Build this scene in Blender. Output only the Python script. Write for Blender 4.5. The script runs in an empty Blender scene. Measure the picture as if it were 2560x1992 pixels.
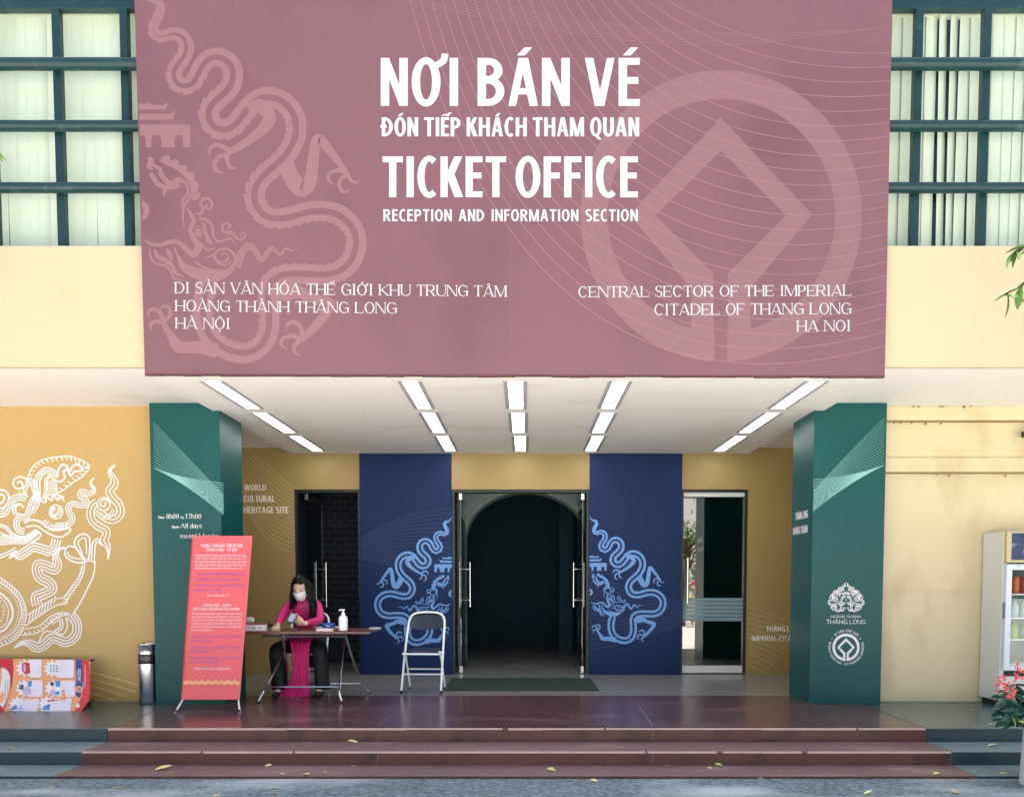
import bpy, bmesh, math, random, unicodedata
from mathutils import Vector, Matrix, Euler
rnd = random.Random(7)
SC = bpy.context.scene
COL = SC.collection
R = math.radians

# ------------------------------------------------------------------ camera, sky, sun, exposure
F_, U0, HZ, EYE, TP = 1990.0, 1310.0, 1458.0, 1.2, 0.0507      # photo pixels (2560 x 1992)
PIT = math.atan(TP); V0 = HZ + F_ * TP
cp_, sp_ = math.cos(PIT), math.sin(PIT)
cam = bpy.data.cameras.new('camera'); camo = bpy.data.objects.new('camera', cam); COL.objects.link(camo)
camo.location = (0, 0, EYE); camo.rotation_euler = (R(90) - PIT, 0, 0)
cam.sensor_width = 36; cam.lens = F_ / 2560 * 36
cam.shift_x = (1280 - U0) / 2560; cam.shift_y = (V0 - 996) / 2560
cam.clip_start = .05; cam.clip_end = 500
SC.camera = camo

SUN_EL, SUN_AZ = 75, 12             # high, from behind the building: the front stands in open shade
w = bpy.data.worlds.new('World'); SC.world = w; w.use_nodes = True
nt = w.node_tree; bg = nt.nodes['Background']
sky = nt.nodes.new('ShaderNodeTexSky'); sky.sky_type = 'NISHITA'; sky.sun_disc = False
sky.sun_elevation = R(SUN_EL); sky.sun_rotation = R(SUN_AZ)
sky.air_density = 1.0; sky.dust_density = 4.0; sky.ozone_density = 0.6
nt.links.new(sky.outputs[0], bg.inputs[0]); bg.inputs[1].default_value = 0.15
sun = bpy.data.lights.new('sun', 'SUN'); suno = bpy.data.objects.new('sun', sun); COL.objects.link(suno)
sun.energy = 5.0; sun.angle = R(.5); sun.color = (1, .94, .84)
az = R(SUN_AZ); d = Vector((math.sin(az) * math.cos(R(SUN_EL)), math.cos(az) * math.cos(R(SUN_EL)), math.sin(R(SUN_EL))))
suno.rotation_euler = (-d).to_track_quat('-Z', 'Y').to_euler()
SC.view_settings.view_transform = 'Standard'; SC.view_settings.look = 'None'
SC.view_settings.gamma = 1.0; SC.view_settings.exposure = 1.25
SC.cycles.use_denoising = True
SC.cycles.max_bounces = 10; SC.cycles.diffuse_bounces = 5; SC.cycles.transparent_max_bounces = 16

# ------------------------------------------------------------------ where a photo pixel lies
def ray(px, py):
    a = (px - U0) / F_; b = (V0 - py) / F_
    return Vector((a, cp_ + b * sp_, -sp_ + b * cp_))
CAMP = Vector((0, 0, EYE))
def at(px, py, Y):
    r = ray(px, py); return CAMP + r * (Y / r.y)
def atz(px, py, z):
    r = ray(px, py); return CAMP + r * ((z - EYE) / r.z)
def atx(px, py, X):
    r = ray(px, py); return CAMP + r * (X / r.x)
def atp(px, py, p0, n):
    r = ray(px, py); return CAMP + r * ((p0 - CAMP).dot(n) / r.dot(n))

# ------------------------------------------------------------------ mesh helpers
WLOC = {}
def wl(o): return WLOC.get(o.name, Vector()) if o else Vector()
class MB:
    def __init__(s): s.v = []; s.f = []
    def poly(s, pts):
        n = len(s.v); s.v += [Vector(p) for p in pts]; s.f.append(list(range(n, n + len(pts))))
    def grid(s, rows, close=False):
        n = len(s.v); m = len(rows[0])
        for r in rows: s.v += [Vector(p) for p in r]
        for i in range(len(rows) - 1):
            for j in range(m if close else m - 1):
                k = (j + 1) % m
                s.f.append([n + i * m + j, n + i * m + k, n + (i + 1) * m + k, n + (i + 1) * m + j])
    def box(s, x0, x1, y0, y1, z0, z1, M=None):
        n = len(s.v)
        P = [(x0, y0, z0), (x1, y0, z0), (x1, y1, z0), (x0, y1, z0), (x0, y0, z1), (x1, y0, z1), (x1, y1, z1), (x0, y1, z1)]
        s.v += [(M @ Vector(p)) if M else Vector(p) for p in P]
        s.f += [[n + i for i in q] for q in ((0, 3, 2, 1), (4, 5, 6, 7), (0, 1, 5, 4), (1, 2, 6, 5), (2, 3, 7, 6), (3, 0, 4, 7))]
        return s
    def tube(s, pts, r, n=10, rr=None):
        pts = [Vector(p) for p in pts]; rows = []
        up = None
        for i, p in enumerate(pts):
            t = (pts[min(i + 1, len(pts) - 1)] - pts[max(i - 1, 0)]).normalized()
            if up is None:
                up = t.cross(Vector((0, 0, 1)) if abs(t.z) < .9 else Vector((1, 0, 0))).normalized()
            up = (up - t * up.dot(t)).normalized(); b = t.cross(up)
            q = rr[i] if rr else r
            rows.append([p + (up * math.cos(2 * math.pi * k / n) + b * math.sin(2 * math.pi * k / n)) * q for k in range(n)])
        a = len(s.v); s.grid(rows, True)
        s.f.append([a + k for k in range(n)][::-1]); e = a + (len(pts) - 1) * n
        s.f.append([e + k for k in range(n)])
        return s
    def lathe(s, prof, c=(0, 0, 0), n=32):
        c = Vector(c)
        a = len(s.v)
        s.grid([[c + Vector((q * math.cos(2 * math.pi * k / n), q * math.sin(2 * math.pi * k / n), z)) for k in range(n)] for q, z in prof], True)
        s.f.append([a + k for k in range(n)][::-1]); e = a + (len(prof) - 1) * n
        s.f.append([e + k for k in range(n)])
        return s
    def ball(s, c, rx, ry, rz, n=14, m=9, M=None):
        c = Vector(c); rows = []
        for i in range(m + 1):
            a = math.pi * i / m - math.pi / 2
            row = []
            for k in range(n):
                b = 2 * math.pi * k / n
                p = Vector((rx * math.cos(a) * math.cos(b), ry * math.cos(a) * math.sin(b), rz * math.sin(a)))
                row.append(c + (M @ p if M else p))
            rows.append(row)
        s.grid(rows, True); return s
    def build(s, name, mat, parent=None, smooth=False, bevel=0, label=None, sub=0, solid=0):
        L = wl(parent)
        me = bpy.data.meshes.new(name)
        me.from_pydata([tuple(p - L) for p in s.v], [], s.f)
        bm = bmesh.new(); bm.from_mesh(me)
        bmesh.ops.remove_doubles(bm, verts=bm.verts, dist=1e-6) if smooth else None
        if bevel:
            bmesh.ops.bevel(bm, geom=[e for e in bm.edges if len(e.link_faces) == 2 and e.calc_face_angle(0) > .5], offset=bevel, segments=2, affect='EDGES', profile=.5)
        if smooth or bevel: bmesh.ops.recalc_face_normals(bm, faces=bm.faces)
        bm.to_mesh(me); bm.free()
        if smooth:
            for p in me.polygons: p.use_smooth = True
            if smooth == 2: me.set_sharp_from_angle(angle=R(40))
        me.materials.append(mat)
        o = bpy.data.objects.new(name, me); COL.objects.link(o)
        if parent: o.parent = parent
        WLOC[o.name] = L
        if label: o['label'] = label
        if solid:
            q = o.modifiers.new('thick', 'SOLIDIFY'); q.thickness = solid
        if sub:
            q = o.modifiers.new('smooth', 'SUBSURF'); q.levels = q.render_levels = sub
        return o
def box(*a): return MB().box(*a)
def empty(name, loc, rz=0):
    o = bpy.data.objects.new(name, None); COL.objects.link(o); o.location = loc; o.rotation_euler = (0, 0, rz)
    o.empty_display_size = .1; WLOC[o.name] = Vector(loc); return o
def tag(o, label, cat, group=None):
    o['label'] = label; o['category'] = cat
    if group: o['group'] = group
    return o
def struct(o): o['kind'] = 'structure'; return o
def dup(o, parent=None):
    c = o.copy(); COL.objects.link(c)
    if parent: c.parent = parent
    for ch in list(o.children): dup(ch, c)
    return c

# ------------------------------------------------------------------ materials
def S(r, g, b, k=1.0):
    f = lambda c: ((c / 255 + .055) / 1.055) ** 2.4 if c > 10 else c / 255 / 12.92
    return (f(r) * k, f(g) * k, f(b) * k)
def mat(name, col, rough=.6, metal=0, var=.06, vs=3.0, bump=0, bs=60, spec=.5, fine=0, fs=120, stretch=None, dirt=None, dirt_s=1.5, dirt_lo=.55, coat=0):
    m = bpy.data.materials.new(name); m.use_nodes = True
    N = m.node_tree.nodes; L = m.node_tree.links; b = N['Principled BSDF']
    b.inputs['Roughness'].default_value = rough; b.inputs['Metallic'].default_value = metal
    b.inputs['Specular IOR Level'].default_value = spec; b.inputs['Coat Weight'].default_value = coat
    tc = N.new('ShaderNodeTexCoord'); src = tc.outputs['Object']
    if stretch:
        mp = N.new('ShaderNodeMapping'); mp.inputs['Scale'].default_value = stretch; L.new(src, mp.inputs[0]); src = mp.outputs[0]
    out = None
    def noise(scale, det=4):
        n = N.new('ShaderNodeTexNoise'); n.inputs['Scale'].default_value = scale; n.inputs['Detail'].default_value = det
        L.new(src, n.inputs['Vector']); return n.outputs['Fac']
    def mix(fac, a, c):
        x = N.new('ShaderNodeMix'); x.data_type = 'RGBA'
        L.new(fac, x.inputs[0])
        for i, v in ((6, a), (7, c)):
            if isinstance(v, tuple): x.inputs[i].default_value = (*v, 1)
            else: L.new(v, x.inputs[i])
        return x.outputs[2]
    lo = tuple(c * (1 - var) for c in col); hi = tuple(min(1, c * (1 + var)) for c in col)
    out = mix(noise(vs), lo, hi)
    if fine:
        mr = N.new('ShaderNodeMapRange'); mr.inputs[1].default_value = .35; mr.inputs[2].default_value = .65
        L.new(noise(fs, 3), mr.inputs[0])
        a = mix(mr.outputs[0], tuple(1 - fine for _ in '123'), tuple(1 + fine for _ in '123'))
        x = N.new('ShaderNodeMix'); x.data_type = 'RGBA'; x.blend_type = 'MULTIPLY'; x.inputs[0].default_value = 1
        L.new(out, x.inputs[6]); L.new(a, x.inputs[7]); out = x.outputs[2]
    if dirt:
        mr = N.new('ShaderNodeMapRange'); mr.inputs[1].default_value = dirt_lo; mr.inputs[2].default_value = dirt_lo + .2
        L.new(noise(dirt_s, 7), mr.inputs[0]); out = mix(mr.outputs[0], out, dirt)
    L.new(out, b.inputs['Base Color'])
    if bump:
        bn = N.new('ShaderNodeBump'); bn.inputs['Strength'].default_value = bump; bn.inputs['Distance'].default_value = .01
        L.new(noise(bs, 5), bn.inputs['Height']); L.new(bn.outputs[0], b.inputs['Normal'])
    return m
def emit(name, col, s):
    m = bpy.data.materials.new(name); m.use_nodes = True
    b = m.node_tree.nodes['Principled BSDF']; b.inputs['Base Color'].default_value = (.8, .8, .8, 1)
    b.inputs['Emission Color'].default_value = (*col, 1); b.inputs['Emission Strength'].default_value = s
    return m
def glass(name, tint=(.9, .95, .95), refl=1.0):
    m = bpy.data.materials.new(name); m.use_nodes = True
    N = m.node_tree.nodes; L = m.node_tree.links; N.clear()
    o = N.new('ShaderNodeOutputMaterial'); t = N.new('ShaderNodeBsdfTransparent'); t.inputs[0].default_value = (*tint, 1)
    g = N.new('ShaderNodeBsdfGlossy'); g.inputs['Roughness'].default_value = .01
    lw = N.new('ShaderNodeLayerWeight'); pw = N.new('ShaderNodeMath'); pw.operation = 'POWER'; pw.inputs[1].default_value = 5
    mu = N.new('ShaderNodeMath'); mu.operation = 'MULTIPLY_ADD'; mu.inputs[1].default_value = .9; mu.inputs[2].default_value = .06 * refl; mu.use_clamp = True
    x = N.new('ShaderNodeMixShader'); L.new(lw.outputs['Facing'], pw.inputs[0]); L.new(pw.outputs[0], mu.inputs[0]); L.new(mu.outputs[0], x.inputs[0])
    L.new(t.outputs[0], x.inputs[1]); L.new(g.outputs[0], x.inputs[2]); L.new(x.outputs[0], o.inputs[0]); return m
def milky(name, col, a):
    m = bpy.data.materials.new(name); m.use_nodes = True
    b = m.node_tree.nodes['Principled BSDF']; b.inputs['Base Color'].default_value = (*col, 1)
    b.inputs['Roughness'].default_value = .5; b.inputs['Alpha'].default_value = a; return m
def brickmat(name, c1, c2, mortar, scale, rough=.75):
    m = bpy.data.materials.new(name); m.use_nodes = True
    N = m.node_tree.nodes; L = m.node_tree.links; b = N['Principled BSDF']
    tc = N.new('ShaderNodeTexCoord'); sx = N.new('ShaderNodeSeparateXYZ'); cx = N.new('ShaderNodeCombineXYZ')
    ad = N.new('ShaderNodeMath'); ad.operation = 'ADD'
    L.new(tc.outputs['Object'], sx.inputs[0]); L.new(sx.outputs[0], ad.inputs[0]); L.new(sx.outputs[1], ad.inputs[1])
    L.new(ad.outputs[0], cx.inputs[0]); L.new(sx.outputs[2], cx.inputs[1])
    t = N.new('ShaderNodeTexBrick'); t.inputs['Color1'].default_value = (*c1, 1); t.inputs['Color2'].default_value = (*c2, 1); t.inputs['Mortar'].default_value = (*mortar, 1)
    t.inputs['Scale'].default_value = scale; t.inputs['Mortar Size'].default_value = .03; t.inputs['Brick Width'].default_value = .5; t.inputs['Row Height'].default_value = .28
    L.new(cx.outputs[0], t.inputs[0]); L.new(t.outputs[0], b.inputs['Base Color']); b.inputs['Roughness'].default_value = rough
    return m

# ------------------------------------------------------------------ drawn marks: strokes and letters (2-D)
def smooth(pts, n=6):
    if len(pts) < 3: return [tuple(p) for p in pts]
    P = [pts[0]] + list(pts) + [pts[-1]]; out = []
    for i in range(1, len(P) - 2):
        a, b, c, d = P[i - 1:i + 3]
        for k in range(n):
            t = k / n
            out.append(tuple(.5 * (2 * b[j] + (c[j] - a[j]) * t + (2 * a[j] - 5 * b[j] + 4 * c[j] - d[j]) * t * t + (3 * b[j] - a[j] - 3 * c[j] + d[j]) * t ** 3) for j in range(len(b))))
    out.append(tuple(P[-2])); return out
def normals(pts):
    out = []
    for i in range(len(pts)):
        a = pts[max(i - 1, 0)]; b = pts[min(i + 1, len(pts) - 1)]
        dx, dy = b[0] - a[0], b[1] - a[1]; l = math.hypot(dx, dy) or 1
        out.append((-dy / l, dx / l))
    return out
def band(pts, lo, hi):              # strip between two offsets of a line; lo, hi numbers or functions of the arc length
    nn = normals(pts); s = 0; L = []; H = []
    for i, p in enumerate(pts):
        if i: s += math.hypot(p[0] - pts[i - 1][0], p[1] - pts[i - 1][1])
        a = lo(s, i) if callable(lo) else lo; b = hi(s, i) if callable(hi) else hi
        L.append((p[0] + nn[i][0] * a, p[1] + nn[i][1] * a)); H.append((p[0] + nn[i][0] * b, p[1] + nn[i][1] * b))
    return [[L[i], H[i], H[i + 1], L[i + 1]] for i in range(len(pts) - 1)]
def stroke(pts, w, n=6, sharp=False):   # pts (x, y) or (x, y, w)
    q = pts if sharp else smooth(pts, n)
    if len(pts[0]) == 3: return band(q, lambda s, i: -q[i][2] / 2, lambda s, i: q[i][2] / 2)
    return band(q, -w / 2, w / 2)
def par(pts, offs, w, taper=0):
    q = smooth(pts, 6); m = len(q); out = []
    for o in offs:
        k = lambda i: max(.12, 1 - taper * max(0, (m * .25 - i) / (m * .25))) if taper else 1
        out.append(band(q, lambda s, i: o * k(i) - w / 2, lambda s, i: o * k(i) + w / 2))
    return out
def R4(x0, y0, x1, y1): return [[(x0, y0), (x1, y0), (x1, y1), (x0, y1)]]
def DG(x0, y0, x1, y1, h): return [[(x0 - h / 2, y0), (x0 + h / 2, y0), (x1 + h / 2, y1), (x1 - h / 2, y1)]]
def ARC(cx, cy, rx, ry, a0, a1, s, t, n=20):
    out = []
    for i in range(n):
        q = []
        for a, k in ((i, 1), (i + 1, 1), (i + 1, 0), (i, 0)):
            th = R(a0 + (a1 - a0) * a / n); x, y = (rx, ry) if k else (max(rx - s, .001), max(ry - t, .001))
            q.append((cx + x * math.cos(th), cy + y * math.sin(th)))
        out.append(q)
    return out
SANS = dict(s=.178, t=.145, th=.16, sf=0, gap=.08, sp=.26)
SERIF = dict(s=.135, t=.06, th=.062, sf=1, gap=.12, sp=.50)
LIGHT = dict(s=.11, t=.10, th=.10, sf=0, gap=.10, sp=.30)
BODY = dict(s=.15, t=.12, th=.13, sf=0, gap=.12, sp=.32)
WS = dict(zip('ABCDEFGHIJKLMNOPQRSTUVWXYZ', (.62, .56, .52, .6, .44, .43, .58, .6, .2, .4, .57, .43, .76, .58, .62, .54, .62, .57, .5, .53, .58, .62, .86, .6, .58, .5)))
WR = dict(zip('ABCDEFGHIJKLMNOPQRSTUVWXYZ', (.98, .82, .9, .94, .8, .74, .95, .95, .36, .5, .95, .8, 1.15, .95, .95, .74, .95, .88, .66, .82, .95, .95, 1.3, .95, .95, .85)))
WL = dict(zip('abcdefghijklmnopqrstuvwxyz', (.5, .54, .46, .54, .5, .34, .54, .52, .17, .2, .5, .17, .82, .52, .54, .54, .54, .36, .45, .34, .52, .52, .76, .5, .52, .45)))
WD = {'1': .36, '-': .3, '.': .16, ',': .16, '!': .18, ':': .16, '|': .16, "'": .1}
def glyph(ch, w, F):
    s, t, th, sf = F['s'], F['t'], F['th'], F['sf']; X = []
    def A(*g): X.extend(g)
    def serif(xc, y, h): A(R4(xc - h / 2 - .075, y - (.02 if y > .5 else 0), xc + h / 2 + .075, y + (.035 if y > .5 else .055))) if sf else None
    def stem(x, h=s, top=1, bot=1, y0=0, y1=1):
        A(R4(x, y0, x + h, y1))
        if top: serif(x + h / 2, y1 - .035, h)
        if bot: serif(x + h / 2, y0, h)
    def tick(x, y0, y1): A(R4(x - .03, y0, x, y1)) if sf else None
    def bowl(x, y0, y1, wr, half=1):
        ry = (y1 - y0) / 2; rx = min(wr - x, ry * 1.15)
        if wr - rx > x: A(R4(x, y0, wr - rx, y0 + t), R4(x, y1 - t, wr - rx, y1))
        A(ARC(wr - rx, (y0 + y1) / 2, rx, ry, -90, 90, s, t))
    xh = .72
    if ch == 'A':
        A(DG(th / 2, 0, w / 2 - th * .12, 1, th), DG(w - s / 2, 0, w / 2 + s * .08, 1, s), R4(w * .22, .24, w * .78, .24 + t * .9)); serif(th / 2, 0, th); serif(w - s / 2, 0, s)
    elif ch == 'B': stem(0); bowl(s * .9, .48, 1, w * .93); bowl(s * .9, 0, .48 + t * .9, w)
    elif ch in 'CG':
        rx = w * (.5 if sf else .6)
        A(ARC(rx, .5, rx, .52, 42 if sf else 55, (318 if sf else 305) if ch == 'C' else 300, s, t, 28)); tick(w * .95, .68, .98)
        if ch == 'G': A(R4(w - s, .04, w, .48), R4(w * .55, .48 - t, w, .48)); serif(w - s / 2, .45, s)
    elif ch == 'D': stem(0); rx = min(w - s * .8, .55); A(R4(s * .9, 0, w - rx, t), R4(s * .9, 1 - t, w - rx, 1), ARC(w - rx, .5, rx, .5, -90, 90, s, t))
    elif ch in 'EF':
        stem(0); A(R4(s * .9, 1 - t, w, 1), R4(s * .9, .46, w * (.8 if sf else .94), .46 + t)); tick(w, .74, 1)
        if sf: A(R4(w * .8 - .03, .38, w * .8, .6))
        if ch == 'E': A(R4(s * .9, 0, w, t)); tick(w, 0, .26)
    elif ch == 'H': stem(0); stem(w - s); A(R4(s * .9, .45, w - s * .9, .45 + t))
    elif ch == 'I': stem(w / 2 - s / 2)
    elif ch == 'J': stem(w - s, bot=0, y0=.25); A(ARC(w / 2, .25, w / 2, .26, 180, 360, s, t))
    elif ch == 'K':
        stem(0); A(DG(s * 1.0, .42, w - th / 2 - .02, 1, th * 1.25), DG(s * 1.35, .55, w - s / 2, 0, s * 1.2)); serif(w - th, .965, th); serif(w - s / 2, 0, s)
    elif ch == 'L': stem(0); A(R4(s * .9, 0, w, t)); tick(w, 0, .28)
    elif ch == 'M':
        a = th if sf else s * .9
        stem(0, a); stem(w - s); A(DG(s * .6, 1, w / 2, .0, s), DG(w - s * .6, 1, w / 2, 0, th))
    elif ch == 'N':
        a = th if sf else s; stem(0, a, bot=1); stem(w - a, a, bot=0); A(DG(s * .5, 1, w - s * .5, 0, s * .95))
    elif ch in 'OQ0':
        A(ARC(w / 2, .5, w / 2, .515, 0, 360, s, t, 40))
        if ch == 'Q': A(DG(w * .5, .1, w * .85, -.17, s))
    elif ch == 'P': stem(0); bowl(s * .9, .40, 1, w)
    elif ch == 'R': stem(0); bowl(s * .9, .44, 1, w * .95); A(DG(w * .5, .46, w - s / 2, 0, s * 1.1)); serif(w - s / 2, 0, s)
    elif ch in 'Ss':
        H = 1.03 if ch == 'S' else xh; r = H * .27
        pts = []
        for i in range(13): a = R(35 + 235 * i / 12); pts.append((w / 2 + (w / 2 - s * .45) * math.cos(a), H - r + (r - t / 2) * math.sin(a)))
        for i in range(13): a = R(90 - 235 * i / 12); pts.append((w / 2 + (w / 2 - s * .45) * math.cos(a), r - .015 + (r - t / 2) * math.sin(a)))
        pts = smooth(pts, 2)
        nn = normals(pts); m = len(pts)
        ww = [max(t, s * (abs(nn[i][0]) ** 1.2), s * (1 - abs(i - m / 2) / (m * .22)) if abs(i - m / 2) < m * .22 else 0) for i in range(m)]
        A(band(pts, lambda q, i: -ww[i] / 2, lambda q, i: ww[i] / 2)); tick(w * .93, .72 * H, .98 * H); tick(.03, .02, .27 * H)
    elif ch == 'T': stem(w / 2 - s / 2, top=0); A(R4(0, 1 - t, w, 1)); tick(w, .74, 1); tick(.03, .74, 1)
    elif ch == 'U':
        a = th if sf else s; r = w / 2
        stem(0, bot=0, y0=.32); stem(w - a, a, bot=0, y0=.32); A(ARC(r, .33, r, .345, 180, 270, s, t, 12), ARC(r, .33, r, .345, 270, 360, a, t, 12))
    elif ch == 'V': A(DG(s / 2, 1, w / 2 - s * .08, 0, s), DG(w - th / 2, 1, w / 2 + th * .1, 0, th)); serif(s / 2, .965, s); serif(w - th / 2, .965, th)
    elif ch == 'W': A(DG(s / 2, 1, w * .27, 0, s), DG(w / 2, 1, w * .3, 0, th), DG(w / 2, 1, w * .72, 0, s), DG(w - th / 2, 1, w * .74, 0, th))
    elif ch == 'X': A(DG(s / 2, 1, w - s / 2, 0, s), DG(w - th / 2, 1, th / 2, 0, th))
    elif ch == 'Y': A(DG(s / 2, 1, w / 2, .4, s), DG(w - th / 2, 1, w / 2, .4, th), R4(w / 2 - s / 2, 0, w / 2 + s / 2, .45))
    elif ch == 'Z': A(R4(0, 1 - t, w, 1), R4(0, 0, w, t), DG(s / 2, 0, w - s / 2, 1, s))
    elif ch == '1': stem(w / 2 - s / 2, top=0); A(DG(w * .1, .78, w / 2 - s / 2, .95, s * .9))
    elif ch == '2': A(ARC(w / 2, .72, w / 2, .29, -20, 180, s, t), DG(s * .5, 0, w - s * .6, .66, s), R4(0, 0, w, t))
    elif ch == '3': A(ARC(w / 2, .75, w / 2, .27, -90, 160, s, t), ARC(w / 2, .27, w / 2, .285, -160, 90, s, t))
    elif ch == '7': A(R4(0, 1 - t * 1.3, w, 1), DG(w * .38, 0, w - s / 2, 1 - t, s * .8))
    elif ch == '8': A(ARC(w / 2, .75, w * .43, .265, 0, 360, s, t), ARC(w / 2, .28, w / 2, .295, 0, 360, s, t))
    elif ch == '9': A(ARC(w / 2, .69, w / 2, .32, 0, 360, s, t), R4(w - s, .3, w, .7), ARC(w / 2, .33, w / 2, .345, 210, 360, s, t))
    elif ch in '.': A(R4(0, 0, s, s))
    elif ch == ',': A(DG(s * .2, -.15, s * .6, s, s * .9))
    elif ch == ':': A(R4(0, 0, s, s), R4(0, .45, s, .45 + s))
    elif ch == '!': A(R4(0, 0, s, s * .9), R4(0, .28, s, 1))
    elif ch == '-': A(R4(0, .32, w, .32 + t))
    elif ch in 'nmhru':
        b = xh if ch != 'h' else 1.04
        if ch == 'u': A(R4(w - s, 0, w, xh), R4(0, .25, s, xh), ARC(w / 2, .27, w / 2, .28, 180, 360, s, t))
        else:
            A(R4(0, 0, s, b))
            if sf: serif(s / 2, 0, s); A(R4(-.07, b - .035, s / 2, b))
            if ch == 'r': A(ARC(w, xh * .55, w - s * .3, xh * .46, 80, 170, s, t))
            else:
                k = 2 if ch == 'm' else 1; ww = (w - s) / k
                for i in range(k):
                    x0 = i * ww; A(ARC(x0 + (ww + s) / 2, xh - .27, (ww + s) / 2, .285, 0, 180, s, t), R4(x0 + ww, 0, x0 + ww + s, xh - .26)); serif(x0 + ww + s / 2, 0, s)
    elif ch in 'bdpqgao':
        A(ARC(w / 2, xh / 2, w / 2, xh / 2 + .015, 0, 360, s, t, 24))
        if ch in 'b': A(R4(0, 0, s, 1.04))
        if ch in 'd': A(R4(w - s, 0, w, 1.04))
        if ch in 'p': A(R4(0, -.3, s, xh))
        if ch in 'qg': A(R4(w - s, -.25 if ch == 'q' else -.1, w, xh))
        if ch == 'g': A(ARC(w / 2, -.08, w / 2, .22, 200, 360, s, t))
        if ch == 'a': A(R4(w - s, 0, w, xh * .98))
        if sf and ch == 'd': A(R4(w - s - .07, 1.005, w - s, 1.04)); serif(w - s / 2, 0, s)
        if sf and ch == 'p': serif(s / 2, -.3, s)
    elif ch == 'c': A(ARC(w / 2, xh / 2, w / 2, xh / 2 + .015, 45, 315, s, t))
    elif ch == 'e': A(ARC(w / 2, xh / 2, w / 2, xh / 2 + .015, 5, 325, s, t), R4(s * .8, xh / 2 - t / 2, w - .01, xh / 2 + t / 2))
    elif ch == 't': A(R4(w * .3, .1, w * .3 + s, .92), R4(0, xh - t, w, xh), ARC(w * .3 + .2, .16, .2, .17, 180, 280, s, t))
    elif ch == 'f': A(R4(w * .3, 0, w * .3 + s, .85), R4(0, xh - t, w, xh), ARC(w * .3 + .22, .84, .22, .21, 70, 180, s, t))
    elif ch == 'i': A(R4(0, 0, s, xh)); A(R4(0, .85, s, .85 + s)) if F.get('dot', 1) else None
    elif ch == 'j': A(R4(0, -.2, s, xh), R4(0, .85, s, .85 + s))
    elif ch == 'l': A(R4(0, 0, s, 1.04)); serif(s / 2, 0, s)
    elif ch == 'k': A(R4(0, 0, s, 1.04), DG(s, .28, w - th / 2, xh, th), DG(s * 1.4, .42, w - s / 2, 0, s))
    elif ch == 'v': A(DG(s / 2, xh, w / 2, 0, s), DG(w - th / 2, xh, w / 2, 0, th))
    elif ch == 'w': A(DG(s / 2, xh, w * .28, 0, s), DG(w / 2, xh, w * .3, 0, th), DG(w / 2, xh, w * .7, 0, s), DG(w - th / 2, xh, w * .72, 0, th))
    elif ch == 'x': A(DG(s / 2, xh, w - s / 2, 0, s), DG(w - th / 2, xh, th / 2, 0, th))
    elif ch == 'y': A(DG(s / 2, xh, w / 2, 0, s), DG(w - th / 2, xh, w * .28, -.3, th))
    elif ch == 'z': A(R4(0, xh - t, w, xh), R4(0, 0, w, t), DG(s / 2, 0, w - s / 2, xh, s))
    return X
def accents(base, marks, w, F):
    X = []; up = 1.0 if base.isupper() else .74; c = w / 2; s = min(F['s'], .17) * .85; off = 0
    for m in marks:
        if m == '\u031b':
            X.append(stroke([(w - F['s'] * .55, up - .16, s * .9), (w + .06, up - .06, s), (w + .09, up + .09, s * .95)], 0, 3))
        elif m == '\u0323': X.append(R4(c - s * .55, -.24, c + s * .55, -.1))
        elif m == '\u0302': X += [DG(c - .14, up + .05, c - .02, up + .17, s * .8), DG(c + .14, up + .05, c + .02, up + .17, s * .8)]; off = .17
        elif m == '\u0306': X.append(ARC(c, up + .19, .16, .14, 190, 350, s * .8, s * .8, 8)); off = .1
        else:
            y = up + .05 + (.03 if off else 0); x = c + off
            if m == '\u0301': X.append(DG(x - .05, y, x + .11, y + .17, s * 1.15))
            if m == '\u0300': X.append(DG(x + .05, y, x - .11, y + .17, s * 1.15))
            if m == '\u0309': X.append(stroke([(x - .07, y + .16), (x + .04, y + .19), (x + .05, y + .11), (x - .01, y + .02)], s * .7, 3))
            if m == '\u0303': X.append(stroke([(x - .15, y + .04), (x - .06, y + .12), (x + .05, y + .06), (x + .15, y + .13)], s * .7, 3))
    return X
def layout(txt, F, k=1.0):
    x = 0; out = []
    WC = WR if F['sf'] else WS
    for ch in txt:
        if ch == ' ': x += F['sp'] * k; continue
        d = unicodedata.normalize('NFD', ch); b, mk = d[0], d[1:]
        bar = b in 'Đđ'
        if bar: b = 'D' if b == 'Đ' else 'd'
        w_ = WC.get(b) or WL.get(b) or WD.get(b, .55)
        if b in WL and F['sf']: w_ *= 1.1
        if b in 'Iil1.,!:|': wg = max(w_ * (k if F['sf'] else 1), F['s'])
        else: wg = w_ * k
        G = dict(F, dot=0) if mk and b == 'i' else F
        st = glyph(b, wg, G) + accents(b, mk, wg, F)
        if bar: st.append(R4(-.07, .45, wg * .45, .45 + F['t']) if b == 'D' else R4(wg * .45, .82, wg + .08, .82 + F['t'] * .8))
        out.append((x, wg, st)); x += wg + F['gap'] * min(k, 1.3) + (.1 if '\u031b' in mk else 0)
    return out, x - F['gap'] * min(k, 1.3)
def fit(txt, F, width):
    lo, hi = .2, 4
    for _ in range(30):
        k = (lo + hi) / 2
        if layout(txt, F, k)[1] < width: lo = k
        else: hi = k
    return layout(txt, F, lo)[0]
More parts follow.
